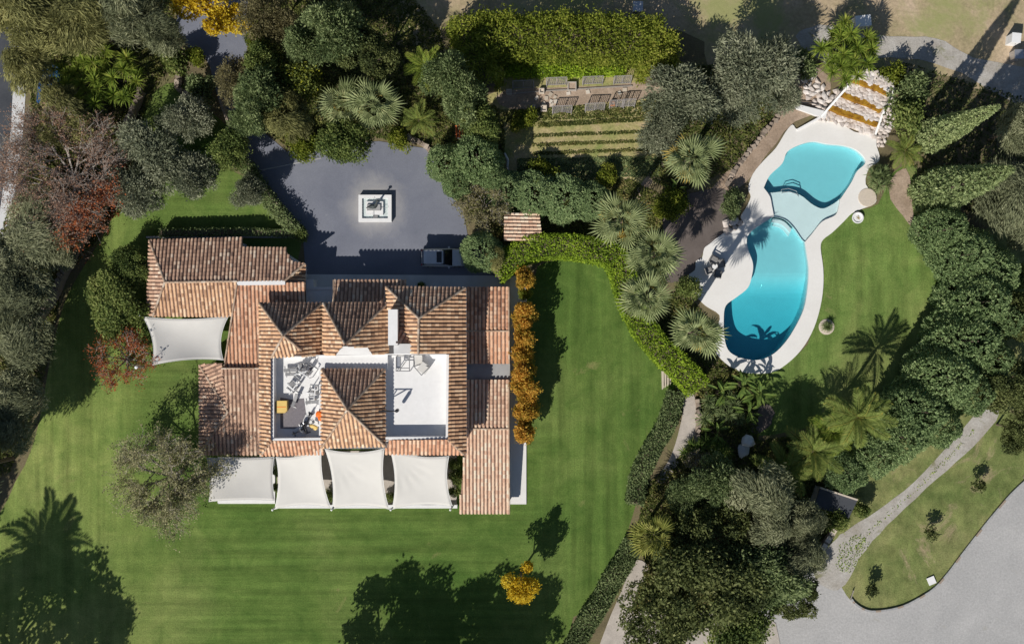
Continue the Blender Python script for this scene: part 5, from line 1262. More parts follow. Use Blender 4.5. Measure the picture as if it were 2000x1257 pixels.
FAN = [fan_frond(k).mesh('fan_frond', LM['fan']) for k in range(4)]
FANY = [fan_frond(k + 40).mesh('fan_frond_yellow', LM['fanyellow']) for k in range(3)]
FANDRY = [fan_frond(k + 9).mesh('fan_frond_dry', LM['dryfrond']) for k in range(2)]
FEA = [feather_frond(k, wl=.045).mesh('feather_frond', LM['feather']) for k in range(3)]
FEAD = [feather_frond(k + 17, wl=.06).mesh('date_frond', LM['dragon']) for k in range(2)]
FEAG = [feather_frond(k + 7).mesh('feather_frond_green', LM['dragon']) for k in range(2)]
ROS = [blade_rosette(k).mesh('blade_rosette', LM['dragon']) for k in range(3)]
ROSG = [blade_rosette(k + 5).mesh('blade_rosette_grey', LM['lowhedge']) for k in range(2)]
ROST = [blade_rosette(k + 8).mesh('blade_rosette_tropic', LM['tropic']) for k in range(2)]
PAD = [paddle_leaf(k).mesh('paddle_leaf', LM['tropic']) for k in range(3)]

def palm(name, px, py, rp, h, label, fronds, rings, L0, dry=None, seed=1, tr=.2, group=None):
    rg = random.Random(seed); p = W(px, py, h); root = empty(name, (p.x, p.y, 0), label, 'palm tree', group); root.rotation_euler = (rg.uniform(-.035, .035), rg.uniform(-.035, .035), 0)
    sc = rp / S * (H - h) / H / L0; mb = MB(); z = 0; q = Vector((0, 0, 0)); n = 7
    for i in range(n):
        e = Vector((rg.uniform(-.04, .04), rg.uniform(-.04, .04), (h - .1) * (i + 1) / n)); mb.tube(q, e, tr * (1.25 if i == 0 else 1), tr * .92, 8, cap=(i == n - 1)); q = e
    link('trunk', mb.mesh(name + '_trunk', M['bark']), root)
    for cnt, e0, e1, s in rings:
        for i in range(cnt):
            az = 2 * PI * (i + rg.uniform(-.3, .3)) / cnt + rg.random(); el = math.radians(rg.uniform(e0, e1))
            src = fronds if not (dry and e1 < -5 and rg.random() < dry) else FANDRY
            o = link('frond', rg.choice(src), root); o.location = (.08 * math.cos(az), .08 * math.sin(az), h + .12 * math.sin(el))
            o.rotation_euler = (rg.uniform(-.25, .25), -el, az); k = sc * s * rg.uniform(.78, 1.18); o.scale = (k, k, k)
FR = [(6, 50, 80, .72), (8, 22, 48, .95), (9, -5, 22, 1.0), (8, -42, -8, .95)]
FPOOL = 'fan palms beside the pool'
for a in [(1355, 306, 56, 8, 'fan palm beside the earth path, highest up of the pool palms'), (1214, 424, 56, 7.5, 'fan palm at the end of the conifer row above the clipped hedge'),
          (1280, 492, 54, 9, 'fan palm at the left edge of the dark planting bed'), (1268, 588, 56, 9.5, 'fan palm beside the curve of the clipped hedge'), (1365, 641, 55, 10.8, 'fan palm overhanging the lower pool corner')]:
    palm('fan_palm', *a, FAN, FR, 2.15, .3, seed=a[0], group=FPOOL, tr=.34)
palm('fan_palm', 678, 205, 52, 5.5, 'left one of the twin fan palms above the forecourt', FAN, FR, 2.15, .5, seed=3)
palm('fan_palm', 735, 208, 56, 6.5, 'right one of the twin fan palms above the forecourt', FAN, FR, 2.15, .5, seed=4)
palm('fan_palm', 1275, 1042, 52, 5, 'yellow-green fan palm between the lawn and the dark trees', FANY, [(5, 50, 75, .75), (9, 20, 45, 1.0), (11, -15, 15, 1.0)], 2.15, .2, seed=5)
FE = [(5, 50, 75, .8), (8, 20, 45, 1.0), (8, -10, 15, 1.0)]
palm('feather_palm', 1672, 812, 68, 6.8, 'tall feather palm whose long shadow crosses the pool lawn', FEA, FE, 2.4, seed=6, tr=.16)
palm('feather_palm', 1590, 882, 57, 4.6, 'yellowish feather palm left of the conifer row', FEA, FE, 2.4, seed=7, tr=.15)
palm('feather_palm', 1535, 915, 60, 3.6, 'low feather palm above the grey feathery tree', FEA, FE, 2.4, seed=8, tr=.15)
palm('feather_palm', 1625, 845, 52, 4.2, 'feather palm squeezed between the tall one and the yellowish one', FEAG, FE, 2.4, seed=12, tr=.14)
palm('feather_palm', -196, 1368, 92, 12, 'date palm beyond the lower left corner throwing its shadow on the lawn', FEAD, [(6, 45, 75, .8), (8, 15, 45, 1.0), (8, -15, 15, 1.0)], 2.4, seed=9, tr=.3)
palm('cycad', 818, 235, 34, 1.4, 'low yellow-green feather palm right of the twin fan palms', FEA, FE, 2.4, seed=10, tr=.14)
palm('feather_palm', 830, 130, 40, 5, 'dark feather palm in the shade beside the dry field', FEAG, FE, 2.4, seed=11, tr=.16)
palm('cycad', 1766, 296, 32, 1.6, 'yellow feather palm at the foot of the upper cypress', FEA, FE, 2.4, seed=13, tr=.14)

def clump(name, label, spots, meshes, size, seed, cat='plant', part='rosette', base=None):
    rg = random.Random(seed); cx = sum(s[0] for s in spots) / len(spots); cy = sum(s[1] for s in spots) / len(spots); b = W(cx, cy, 0)
    root = empty(name, b, label, cat); mb = MB()
    for px, py, h in spots:
        p = W(px, py, h) - b; mb.tube((p.x * .35, p.y * .35, 0), p, .13, .08, 6, cap=False)
        o = link(part, rg.choice(meshes), root); o.location = p; o.rotation_euler = (rg.uniform(-.25, .25), rg.uniform(-.25, .25), rg.uniform(0, 6.28)); k = size * rg.uniform(.85, 1.15); o.scale = (k, k, k)
    link('stem', mb.mesh(name + '_stem', M['bark']), root)
rg = random.Random(4)
def spots(cx, cy, rx, ry, n, h0, h1, seed):
    r = random.Random(seed); out = []
    while len(out) < n:
        a, q = r.uniform(0, 2 * PI), math.sqrt(r.random()); x, y = cx + rx * q * math.cos(a), cy + ry * q * math.sin(a)
        if all(math.hypot(x - o[0], y - o[1]) > 11 for o in out): out.append((x, y, r.uniform(h0, h1)))
    return out
clump('dragon_tree', 'spreading spiky green dragon tree group near the blue car', spots(188, 150, 88, 58, 34, 3.0, 4.6, 1), ROS, 1.25, 1, 'tree')
clump('dragon_tree', 'bright green spiky dragon tree clump above the rock cascade', spots(1655, 98, 50, 58, 28, 3.2, 5.2, 2), ROS, 1.3, 2, 'tree')
clump('agave_clump', 'dark green spiky plants between the path and the low white stone', spots(1378, 880, 44, 22, 9, .8, 1.3, 3), ROST, 1.1, 3)
clump('agave_clump', 'spiky grey-green plants right of the garden path', spots(1408, 800, 42, 30, 9, .9, 1.6, 4), ROSG, 1.15, 4)
clump('spiky_bush', 'round dark spiky bush at the pool deck corner', spots(1715, 352, 18, 22, 8, .7, 1.6, 5), [m for m in ROSG], .95, 5)
def paddles(label, px, py, rp, h, n, seed):
    r = random.Random(seed); p = W(px, py, 0); root = empty('banana_plant', p, label, 'plant'); mb = MB()
    for i in range(n):
        a = 2 * PI * i / n + r.uniform(-.4, .4); q = Vector((.3 * math.cos(a * 3), .3 * math.sin(a * 3), 0)); o = link('leaf', r.choice(PAD), root)
        o.location = q + Vector((0, 0, h * r.uniform(.6, 1))); o.rotation_euler = (r.uniform(-.3, .3), r.uniform(-.5, .15), a); k = rp / S / 1.9 * r.uniform(.8, 1.15); o.scale = (k, k, k)
        mb.tube(q, o.location, .06, .04, 5, cap=False)
    link('stem', mb.mesh('banana_stem', M['bark']), root)
paddles('banana plant with broad light leaves at the end of the clipped hedge', 1402, 765, 26, 2.2, 15, 1)
paddles('banana plant beside the bottom of the white pool deck', 1442, 748, 30, 2.6, 15, 2)
paddles('dark paddle leaved plant casting its shadow on the pool deck', 1470, 762, 30, 2.2, 14, 3)
paddles('light green paddle leaved plant above the worn earth patch', 1455, 800, 26, 2.0, 14, 4)
paddles('small paddle leaved plant next to the dark bed', 1312, 372, 20, 1.5, 8, 5)
paddles('paddle leaved plant at the bend of the garden path', 1392, 838, 26, 1.6, 8, 6)

# saplings on the rough grass
for px, py, l in ((1912, 948, 'upper of the three saplings on the rough grass'), (1815, 1045, 'middle one of the three saplings on the rough grass'), (1702, 1157, 'lowest sapling, near the kerb of the rough grass')):
    p = W(px, py, 1.3); root = empty('sapling', (p.x, p.y, 0), l, 'tree', 'saplings on the rough grass', rotz=px)
    V, t, c_ = crown_arrays(px, .75, .7, 8, .4, 420, .24, .15); tm = trunk_mb(c_, 1.3, px, .04); tm.v = [(a, b, z + 1.3) for a, b, z in tm.v]
    link('trunk', tm.mesh('sapling_trunk', M['bark']), root); link('crown', quad_mesh('sapling_crown', V + np.array([0, 0, 1.3], np.float32), t, LM['oak']), root)

# plants in pots and beds that are flat to the ground
p = W(1614, 638); root = empty('round_bush', p, 'small pale round agave alone on the pool lawn', 'plant')
for k in range(3): 
    o = link('rosette', ROSG[k % 2], root); o.location = (.08 * k - .08, .05 * k, .3 + .05 * k); o.scale = (.75, .75, .8); o.rotation_euler = (0, 0, k * 1.3)
mb = MB(); mb.lathe((0, 0, 0), [(.85, .01), (.85, .07), (.7, .10), (0, .10)], 18); link('stone_ring', mb.mesh('stone_ring', M['flag']), root)
o = link('plant', ROSG[0], planter); o.location = (0, 0, .3); o.scale = (.35, .35, .35); o.data = blade_rosette(3, 30).mesh('dry_rosette', LM['dryfrond'])

# ground cover under the trees
def cover(label_name, poly, n, mat='cover', L=.30, Wd=.2, h=.5, seed=1):
    r = np.random.default_rng(seed); xs = [p[0] for p in poly]; ys = [p[1] for p in poly]
    x = r.uniform(min(xs), max(xs), n * 2); y = r.uniform(min(ys), max(ys), n * 2); k = inside(poly, x, y); x, y = x[k][:n], y[k][:n]
    f = np.sin(x * .11 + np.sin(y * .07) * 2) * np.sin(y * .13 + np.sin(x * .05) * 2); z = np.clip(.15 + .5 * f, .04, 1) * h * r.uniform(.2, 1, len(x)) + .06
    P = np.stack([(x - 1000) / S, (628.5 - y) / S, z], 1); n = len(P)
    V = leaves(r, P, unit(rnd_dirs(r, n) * np.array([1, 1, .6])), L, Wd)
    o = link(label_name, quad_mesh(label_name, V, np.clip(.45 + .25 * f + r.normal(0, .18, n), 0, 1), LM[mat])); o['kind'] = 'stuff'
cover('undergrowth', [(-40,-40),(340,-40),(350,100),(300,180),(270,260),(250,330),(230,390),(190,470),(110,560),(-40,560),(60,300),(60,20)], 26000, seed=1)
cover('undergrowth', [(-60,540),(120,560),(100,680),(70,800),(20,920),(-60,960)], 9000, seed=2)
cover('undergrowth', [(486,-40),(780,-40),(860,60),(880,150),(985,220),(985,360),(960,460),(905,405),(860,330),(835,285),(740,270),(640,290),(560,290),(500,235),(460,170),(486,110)], 30000, seed=3)
cover('undergrowth', [(960,350),(1230,350),(1290,380),(1300,560),(1230,520),(1200,490),(960,500)], 14000, seed=4)
cover('undergrowth', [(1330,130),(1560,120),(1500,260),(1430,330),(1320,380),(1270,350)], 9000, 'cover', seed=5)
cover('undergrowth', [(1250,610),(1330,560),(1400,640),(1400,700),(1460,735),(1480,790),(1480,860),(1700,830),(1640,960),(1600,1090),(1500,1190),(1230,1200),(1260,1100),(1240,1050),(1260,950),(1360,860),(1360,760)], 34000, seed=6)
cover('undergrowth', [(1760,120),(1860,150),(2040,200),(2040,420),(1900,420),(1780,330),(1750,260)], 5000, 'oak', h=.3, seed=7)
cover('vegetable_rows', [(1050,240),(1270,228),(1275,236),(1050,250)], 2000, 'cover', .2, .12, .3, 8)
for i, y in enumerate((262, 280, 297)):
    cover('vegetable_rows', [(1040,y),(1272,y-8),(1272,y-2),(1040,y+7)], 1100, 'cover', .2, .12, .22, 9 + i)
cover('vegetable_rows', [(1010,310),(1290,305),(1290,345),(1010,350)], 6000, 'lowhedge', .24, .14, .4, 14)
cover('weeds', [(985,215),(1290,200),(1300,225),(985,240)], 3200, 'cover', .22, .14, .35, 15)
cover('weeds', [(1905,842),(1860,892),(1800,950),(1740,1003),(1690,1052),(1672,1080),(1666,1072),(1700,1028),(1760,976),(1820,920),(1868,872),(1898,838)], 1900, 'hedge', .17, .10, .06, 18)
cover('weeds', [(1640,1060),(1680,1040),(1700,1060),(1660,1120),(1630,1110)], 350, 'hedge', .17, .10, .06, 19)
cover('fallen_leaves', [(205,405),(225,390),(240,400),(232,420),(212,432)], 260, 'red', .16, .10, .05, 16)

# ------------------------------------------------------------------ walls, stones, paths
STONES = []
for k in range(8):
    rgk = random.Random(k + 50); mbk = MB(); mbk.lump((0, 0, 0), (.52, .42, .34), rgk, tint=.35 + .08 * k, rough=.42, seg=(5, 3)); STONES.append(mbk.mesh('stone', M['stone']))
WST = []
for k in range(6):
    rgk = random.Random(k + 80); mbk = MB(); mbk.box((0, 0, 0), (.62, .5, .4), tint=.2 + .12 * k, top=.82); WST.append(mbk.mesh('wall_stone', M['wallstone']))
def put_stone(root, meshes, x, y, z, s, rg, part='stone', flat=1.0):
    o = link(part, rg.choice(meshes), root); o.location = Vector((x, y, z)) - Vector(root.location); o.rotation_euler = (rg.uniform(-.3, .3), rg.uniform(-.3, .3), rg.uniform(0, 6.28)); k = s * rg.uniform(.75, 1.25); o.scale = (k, k, k * flat)
def stone_wall(name, line, h, width, label, step, seed, cat='wall', core='earth'):
    pts = catmull(line, 5, False); g = [W(*p) for p in pts]; mid = g[len(g) // 2]; root = empty(name, (mid.x, mid.y, 0), label, cat); rg = random.Random(seed); mb = MB()
    d0 = 0
    for a, b in zip(g[:-1], g[1:]):
        d = (b - a).to_2d(); L = d.length; n2 = Vector((-d.y, d.x)).normalized() * width / 2
        mb.prism([(a.x - n2.x, a.y - n2.y), (b.x - n2.x, b.y - n2.y), (b.x + n2.x, b.y + n2.y), (a.x + n2.x, a.y + n2.y)], 0, h - .12)
        while d0 < L:
            q = a.lerp(b, d0 / L)
            put_stone(root, WST, q.x + rg.uniform(-.12, .12), q.y + rg.uniform(-.12, .12), h, step / .62, rg); d0 += step
        d0 -= L
    mb.build('core', M['wallstone'], root)
stone_wall('retaining_wall', [(283,182),(268,215),(252,260),(240,310),(228,358),(208,405),(182,448),(155,490),(128,540),(108,585),(70,640)], 1.4, .55, 'curved stone retaining wall between the left trees and the lawn', .6, 1)
stone_wall('stone_edging', [(1418,362),(1436,330),(1462,296),(1490,262),(1515,232),(1532,212)], .5, .5, 'line of pale stones edging the slope above the pool', .55, 2, 'stone edging')
stone_wall('rock_bed', [(352,152),(348,170),(362,183),(376,190)], .5, .6, 'curved pinkish stone edge of the bed by the drive', .6, 3, 'stone edging')
stone_wall('stone_edging', [(1362,780),(1364,820),(1358,860)], .4, .5, 'short line of ochre stones right of the garden path', .55, 4, 'stone edging')
stone_wall('stone_edging', [(790,268),(815,276),(834,288),(842,300)], .4, .5, 'stones at the top right corner of the forecourt', .55, 5, 'stone edging')
dw = empty('driveway_wall', W(510, 370), 'grey rendered wall between the inner lawn and the driveway', 'wall')
mb = MB(); dl = catmull([(428,192),(442,232),(468,288),(492,335),(535,392),(588,462)], 4, False); g = [W(a, b, 1.3) for a, b in dl]
for a, b in zip(g[:-1], g[1:]):
    d = (b - a).to_2d(); n2 = Vector((-d.y, d.x)).normalized() * .13; mb.prism([(a.x - n2.x, a.y - n2.y), (b.x - n2.x, b.y - n2.y), (b.x + n2.x, b.y + n2.y), (a.x + n2.x, a.y + n2.y)], 0, 1.3)
mb.build('wall', M['wallstone'], dw)
mb = MB(); mb.prism([tuple(W(a, b).xy) for a, b in [(292,463),(588,462),(588,465),(292,466)]], 0, 1.0); tag(mb.build('low_wall', M['grey_concrete']), 'low grey wall behind the narrow hedge of the west wing', 'wall')
# drainage joint across the forecourt
mb = MB(); a, b = W(498, 335), W(628, 309); d = (b - a).normalized(); n2 = Vector((-d.y, d.x, 0)) * .06
mb.prism([tuple((a - n2).xy), tuple((b - n2).xy), tuple((b + n2).xy), tuple((a + n2).xy)], 0, .075); tag(mb.build('drain_strip', M['grey_concrete']), kind='structure')
# kerb of the rough grass island
kr = empty('kerb', W(1850, 1110), 'thin dark kerb round the rough grass beside the gravel yard', 'kerb'); mb = MB()
kl = catmull([(2010,930),(1975,962),(1937,1006),(1905,1046),(1874,1086),(1850,1118),(1824,1147),(1795,1166),(1763,1182),(1730,1190),(1700,1192),(1682,1186),(1668,1176),(1662,1168)], 3, False); g = [W(*p) for p in kl]
for i, (a, b) in enumerate(zip(g[:-1], g[1:])):
    d = (b - a).to_2d(); n2 = Vector((-d.y, d.x)).normalized() * .10; mb = MB(); e = b - (b - a) * .03
    mb.prism([(a.x - n2.x, a.y - n2.y), (e.x - n2.x, e.y - n2.y), (e.x + n2.x, e.y + n2.y), (a.x + n2.x, a.y + n2.y)], 0, .22 + .01 * (i % 3)); mb.build('kerb_stone', M['grey_concrete'] if i % 4 else M['wallstone'], kr)
mb = MB(); a, b = W(1662, 1168, .3), W(1667, 1153, .3); mb.tube((a.x, a.y, .1), (a.x, a.y, .35), .05); mb.tube(a, b, .06); mb.tube((b.x, b.y, .1), (b.x, b.y, .35), .05); tag(mb.build('timber_rail', M['palebark']), 'short pale timber rail at the tip of the rough grass', 'rail')

# rock cascade
rc = empty('rock_cascade', W(1690, 205), 'stepped cascade of pale rocks with ochre channels running down to the pool', 'rock cascade')
ang = math.radians(-20); ux, uy = Vector((math.cos(ang), math.sin(ang))), Vector((math.sin(-ang), math.cos(ang)))
tiers = [([(1598,233),(1655,203),(1712,240),(1709,268),(1640,240)], .35, 'tier'), ([(1625,205),(1642,182),(1722,215),(1716,238)], .95, 'tier'), ([(1648,178),(1660,158),(1733,186),(1724,212)], 1.55, 'tier'), ([(1662,152),(1690,138),(1748,158),(1736,182)], 2.1, 'tier')]
CH = [([(1621,213),(1626,206),(1645,212),(1668,222),(1690,228),(1716,240),(1713,247),(1690,238),(1662,229),(1640,222)], 1.06), ([(1645,187),(1649,180),(1670,188),(1695,196),(1724,213),(1721,219),(1695,206),(1668,197)], 1.66), ([(1664,158),(1669,151),(1695,159),(1715,165),(1738,179),(1735,187),(1712,175),(1690,168)], 2.16)]
rg = random.Random(8)
for poly, z, nm in tiers:
    mb = MB(); mb.prism([tuple(W(a, b, z).xy) for a, b in poly], 0, z); mb.build(nm, M['flag'], rc)
    xs = [p[0] for p in poly]; ys = [p[1] for p in poly]; cnt = 0; got = []
    for _ in range(4000):
        x, y = rg.uniform(min(xs), max(xs)), rg.uniform(min(ys), max(ys))
        if inside(poly, [x], [y])[0] and not any(inside(cp, [x], [y])[0] for cp, _ in CH) and all(math.hypot(x - a, y - b) > 5.3 for a, b in got):
            got.append((x, y)); q = W(x, y, z); put_stone(rc, STONES, q.x, q.y, z + .02, .70, rg, flat=.5)
for poly, z in CH:
    mb = MB(); mb.prism([tuple(W(a, b, z).xy) for a, b in poly], 0, z); mb.build('channel', M['algae'], rc)
for a, b, zz in (((1557,254,.25),(1604,228,.5),.25),((1604,228,.5),(1657,168,1.9),.4),((1708,268,.3),(1722,228,1.1),.3),((1722,228,1.1),(1748,172,2.1),.3)):
    p, q = W(*a), W(*b); mb = MB(); d = (q - p).to_2d(); n2 = Vector((-d.y, d.x)).normalized() * .11
    mb.add([(p.x - n2.x, p.y - n2.y, 0), (q.x - n2.x, q.y - n2.y, 0), (q.x + n2.x, q.y + n2.y, 0), (p.x + n2.x, p.y + n2.y, 0), (p.x - n2.x, p.y - n2.y, p.z), (q.x - n2.x, q.y - n2.y, q.z), (q.x + n2.x, q.y + n2.y, q.z), (p.x + n2.x, p.y + n2.y, p.z)], [(3,2,1,0),(4,5,6,7),(0,1,5,4),(1,2,6,5),(2,3,7,6),(3,0,4,7)])
    mb.build('side_wall', M['white'], rc)
def rock_group(name, poly, n, s, label, z, seed, gap):
    c = W(sum(p[0] for p in poly) / len(poly), sum(p[1] for p in poly) / len(poly)); root = empty(name, c, label, 'rocks'); rg = random.Random(seed); xs = [p[0] for p in poly]; ys = [p[1] for p in poly]; got = []
    for _ in range(6000):
        if len(got) >= n: break
        x, y = rg.uniform(min(xs), max(xs)), rg.uniform(min(ys), max(ys))
        if inside(poly, [x], [y])[0] and all(math.hypot(x - a, y - b) > gap for a, b in got):
            got.append((x, y)); q = W(x, y); put_stone(root, STONES, q.x, q.y, z, s, rg)
rock_group('rock_bank', [(1570,150),(1588,140),(1612,180),(1640,178),(1640,200),(1618,222),(1590,205),(1575,190)], 46, .85, 'bank of pale broken rocks left of the cascade', .15, 3, 9)
rock_group('rock_border', [(1725,200),(1745,190),(1752,215),(1740,250),(1725,290),(1712,285),(1712,262)], 70, .6, 'border of small pale rocks right of the cascade', .12, 4, 6.5)
rock_group('boulders', [(1412,430),(1440,425),(1450,440),(1420,452)], 7, 1.0, 'grey boulders between the dark bed and the deck', .15, 5, 11)
mb = MB(); mb.prism([tuple(W(a, b, .5).xy) for a, b in [(1552,202),(1616,218),(1612,232),(1556,212)]], 0, .5); tag(mb.build('white_ledge', M['white']), 'white flat ledge left of the rock cascade', 'ledge')
mb = MB(); hs = [W(a, b, .12) for a, b in catmull([(1533,199),(1560,200),(1590,203),(1616,210),(1640,195),(1660,180)], 5, False)]
for a, b in zip(hs[:-1], hs[1:]): mb.tube(a + Vector((0,0,.2)), b + Vector((0,0,.2)), .07, n=6, cap=False)
tag(mb.build('water_hose', M['dark']), 'dark hose lying across the rocks beside the white ledge', 'hose')

# garden steps, shed, small roofs
gs = empty('garden_steps', W(1300, 736), 'pale stone steps at the end of the clipped hedge on the east lawn', 'steps')
for k in range(4):
    mb = MB(); x0 = 1291 + k * 5; mb.prism([tuple(W(a, b, .0).xy) for a, b in [(x0, 711), (x0 + 4.6, 713), (x0 + 4.2, 756 - k * 3), (x0 + 1.5 + k * .2, 760 - k * 3)]], 0, .42 - k * .08); mb.build('step', M['flag'], gs)
def shed(name, label, poly, p3, kd, zwall, pitch=.4):
    c = W(sum(p[0] for p in poly) / len(poly), sum(p[1] for p in poly) / len(poly)); root = empty(name, c, label, 'shed')
    roof(poly, p3, kd, root, lo=.2, pitch=pitch); mb = MB(); cx, cy = c.x, c.y
    mb.prism([tuple((W(a, b, zwall).xy - c.xy) * .86 + c.xy) for a, b in poly], 0, zwall); mb.build('wall', M['white'], root)
shed('garden_shed', 'small shed with a pinkish tiled roof between the conifers and the clipped hedge', [(985,420),(1051,408),(1057,456),(1050,470),(985,470)], [(985,420,2.9),(985,470,2.9),(1055,440,2.2)], 'pink', 2.0)
shed('well_house', 'tiny roof of bright orange tiles among the trees left of the kitchen garden', [(889,246),(904,244),(907,268),(889,268)], [(889,246,2.3),(904,246,2.3),(897,268,1.8)], 'orange', 1.6, .3)
fs = empty('flat_shed', W(1640, 982), 'flat roofed dark shed with a pale edge beside the rough grass', 'shed')
P4 = [(1604,953),(1672,975),(1656,1008),(1592,986)]
mb = MB(); mb.prism([tuple(W(a, b, 2.1).xy) for a, b in P4], 0, 2.1); mb.build('wall', M['grey_concrete'], fs)
mb = MB(); mb.prism([tuple(W(a, b, 2.2).xy) for a, b in [(1602,951),(1675,975),(1658,1011),(1590,988)]], 2.1, 2.24); mb.build('roof', M['road'], fs)
mb = MB(); mb.prism([tuple(W(a, b, 2.3).xy) for a, b in [(1602,950),(1675,974),(1674,977),(1601,953)]], 2.24, 2.42); mb.build('parapet', M['flag'], fs)
gp = empty('entrance_pier', W(1620, 1050), 'low stone pier wall at the mouth of the gravel track', 'wall'); mb = MB(); mb.prism([tuple(W(a, b).xy) for a, b in [(1622,1028),(1630,1032),(1606,1072),(1598,1068)]], 0, .7); mb.build('wall', M['wallstone'], gp)
for k, t in enumerate((.15, .5, .85)):
    mb = MB(); q = W(1626 - 24 * t, 1030 + 40 * t); mb.box((q.x, q.y, .78), (.7, .55, .16), rz=1.0, tint=.5 + .1 * k); mb.build('coping_stone', M['flag'], gp)
def utility(px, py, w, d, h, rz, label, mat, name='utility_box'):
    p = W(px, py, h); root = empty(name, (p.x, p.y, 0), label, 'utility box', rotz=rz); mb = MB(); mb.box((0, 0, h / 2), (w, d, h)); link('cabinet', mb.mesh('cabinet', mat), root)
    mb = MB(); mb.box((0, 0, h + .03), (w + .08, d + .08, .06)); link('lid', mb.mesh('lid', mat), root); mb = MB(); mb.box((w * .25, -d / 2 - .01, h * .6), (.06, .03, .2)); link('handle', mb.mesh('handle', M['dark']), root)
utility(1246, 13, 1.0, 1.0, 1.6, 0, 'grey metal box in the dark hedge shadow at the top', M['steel'])
utility(1686, 41, 1.6, 1.1, 1.5, .1, 'wide whitish box beside the dragon tree clump in the dry field', M['whitesteel'])
utility(1985, 74, .9, .95, 1.4, -.1, 'white box in the dry field at the right edge', M['white'])
utility(1990, 106, .9, .9, 1.2, 0, 'grey box standing in the cypress shadow at the right edge', M['steel'])
utility(1819, 1133, .75, .75, .12, .4, 'square white slab cover on the rough grass', M['white'], 'inspection_cover')
bl = empty('white_boulder', W(1458, 866), 'white rounded rock glinting in the shade by the feather palms', 'rock'); mb = MB(); q = W(1460, 862, .5); mb.lump((q.x, q.y, .5), (.8, .7, .6), random.Random(5), .95, rough=.2, seg=(9, 6)); mb.build('stone', M['white'], bl); mb = MB(); q = W(1452, 880, .3); mb.lump((q.x, q.y, .3), (.6, .8, .35), random.Random(6), .6, seg=(8, 5)); mb.build('stone', M['concrete'], bl)
ps = empty('standpipe', W(990, 322), 'white curved pipe at the corner of the kitchen garden', 'pipe'); mb = MB(); pts = [W(986, 300, .4), W(992, 312, .9), W(991, 325, .6), W(993, 334, .1)]
for a, b in zip(pts[:-1], pts[1:]): mb.tube(a, b, .12, n=8)
mb.build('pipe', M['white'], ps)

# kitchen garden: trellises, flagstones, pots
def trellis(px, py, w, label, rz=0.0):
    hgt, tilt = 1.35, .42; p = W(px, py, .65); root = empty('trellis', (p.x, p.y, 0), label, 'trellis', 'grey lattice trellises in the kitchen garden', rotz=rz)
    def q(u, v): return Vector((u, v * math.sin(tilt) - hgt * .5 * math.sin(tilt), v * math.cos(tilt)))
    mb = MB()
    for a, b in (((-w/2, .12), (w/2, .12)), ((-w/2, hgt), (w/2, hgt)), ((-w/2, 0), (-w/2, hgt)), ((w/2, 0), (w/2, hgt)), ((0, 0), (0, hgt))): mb.tube(q(*a), q(*b), .045, n=4)
    link('frame', mb.mesh('trellis_frame', M['wood']), root); mb = MB(); n = 9; k = w / n
    for s in (-1, 1):
        i = -hgt
        while i < w + hgt:
            pts = []
            for v in (0.12, hgt):
                pts.append((i + s * v if s > 0 else i - v, v))
            u0, u1 = sorted((-w/2, w/2)); a, b = pts; lo, hi = 0.0, 1.0; A = a[0] - w/2 - (0 if s > 0 else 0); 
            ax, bx = a[0] - w/2, b[0] - w/2
            t0, t1 = 0.0, 1.0; dx = bx - ax
            if dx:
                ta, tb = (u0 - ax) / dx, (u1 - ax) / dx; t0, t1 = max(0, min(ta, tb)), min(1, max(ta, tb))
            if t1 > t0 + .02:
                f = lambda t: q(ax + dx * t, a[1] + (b[1] - a[1]) * t); mb.tube(f(t0), f(t1), .018, n=3, cap=False)
            i += .24
    o = link('lattice', mb.mesh('trellis_lattice', M['wood']), root); o['kind'] = 'stuff'
    mb = MB()
    for u in (-w/2 + .05, w/2 - .05): mb.tube((u, -.45, 0), q(u, .95), .035, n=4)
    link('prop', mb.mesh('trellis_prop', M['wood']), root)
for px, py, w, l in ((1022, 165, 2.3, 'lattice trellis at the far left of the upper row'), (1087, 159, 2.2, 'lattice trellis second from the left in the upper row'), (1158, 157, 2.2, 'lattice trellis third from the left in the upper row'), (1216, 156, 1.9, 'lattice trellis at the right end of the upper row'),
                     (1098, 214, 2.1, 'lattice trellis at the left end of the lower row'), (1162, 209, 2.1, 'middle lattice trellis of the lower row'), (1205, 203, 1.6, 'lattice trellis right of the middle in the lower row'), (1228, 201, 1.4, 'lattice trellis at the right end of the lower row')):
    trellis(px, py, w, l, .04)
rg = random.Random(17); fw = empty('stepping_stones', W(1080, 193), 'pale flat stepping stones in the kitchen garden walk', 'stepping stones')
for px, py in ((1067, 192), (1075, 185), (1084, 190), (1076, 199), (1085, 199), (1078, 205), (1048, 192), (1110, 183), (1148, 180), (1220, 176), (1210, 182), (1042, 208), (1062, 203)):
    q = W(px, py); mb = MB(); mb.box((q.x, q.y, .10), (rg.uniform(.32, .5), rg.uniform(.28, .42), .12), rz=rg.uniform(0, 1.5), tint=rg.random()); mb.build('stone', M['flag'], fw)
mb = MB()
for a, b in zip([(1000, 183), (1060, 178), (1120, 175), (1180, 171), (1235, 168)][:-1], [(1060, 178), (1120, 175), (1180, 171), (1235, 168)]): mb.tube(W(*a, .1), W(*b, .1), .09, n=4)
tag(mb.build('timber_edging', M['palebark']), 'thin pale timber edging along the kitchen garden walk', 'edging')
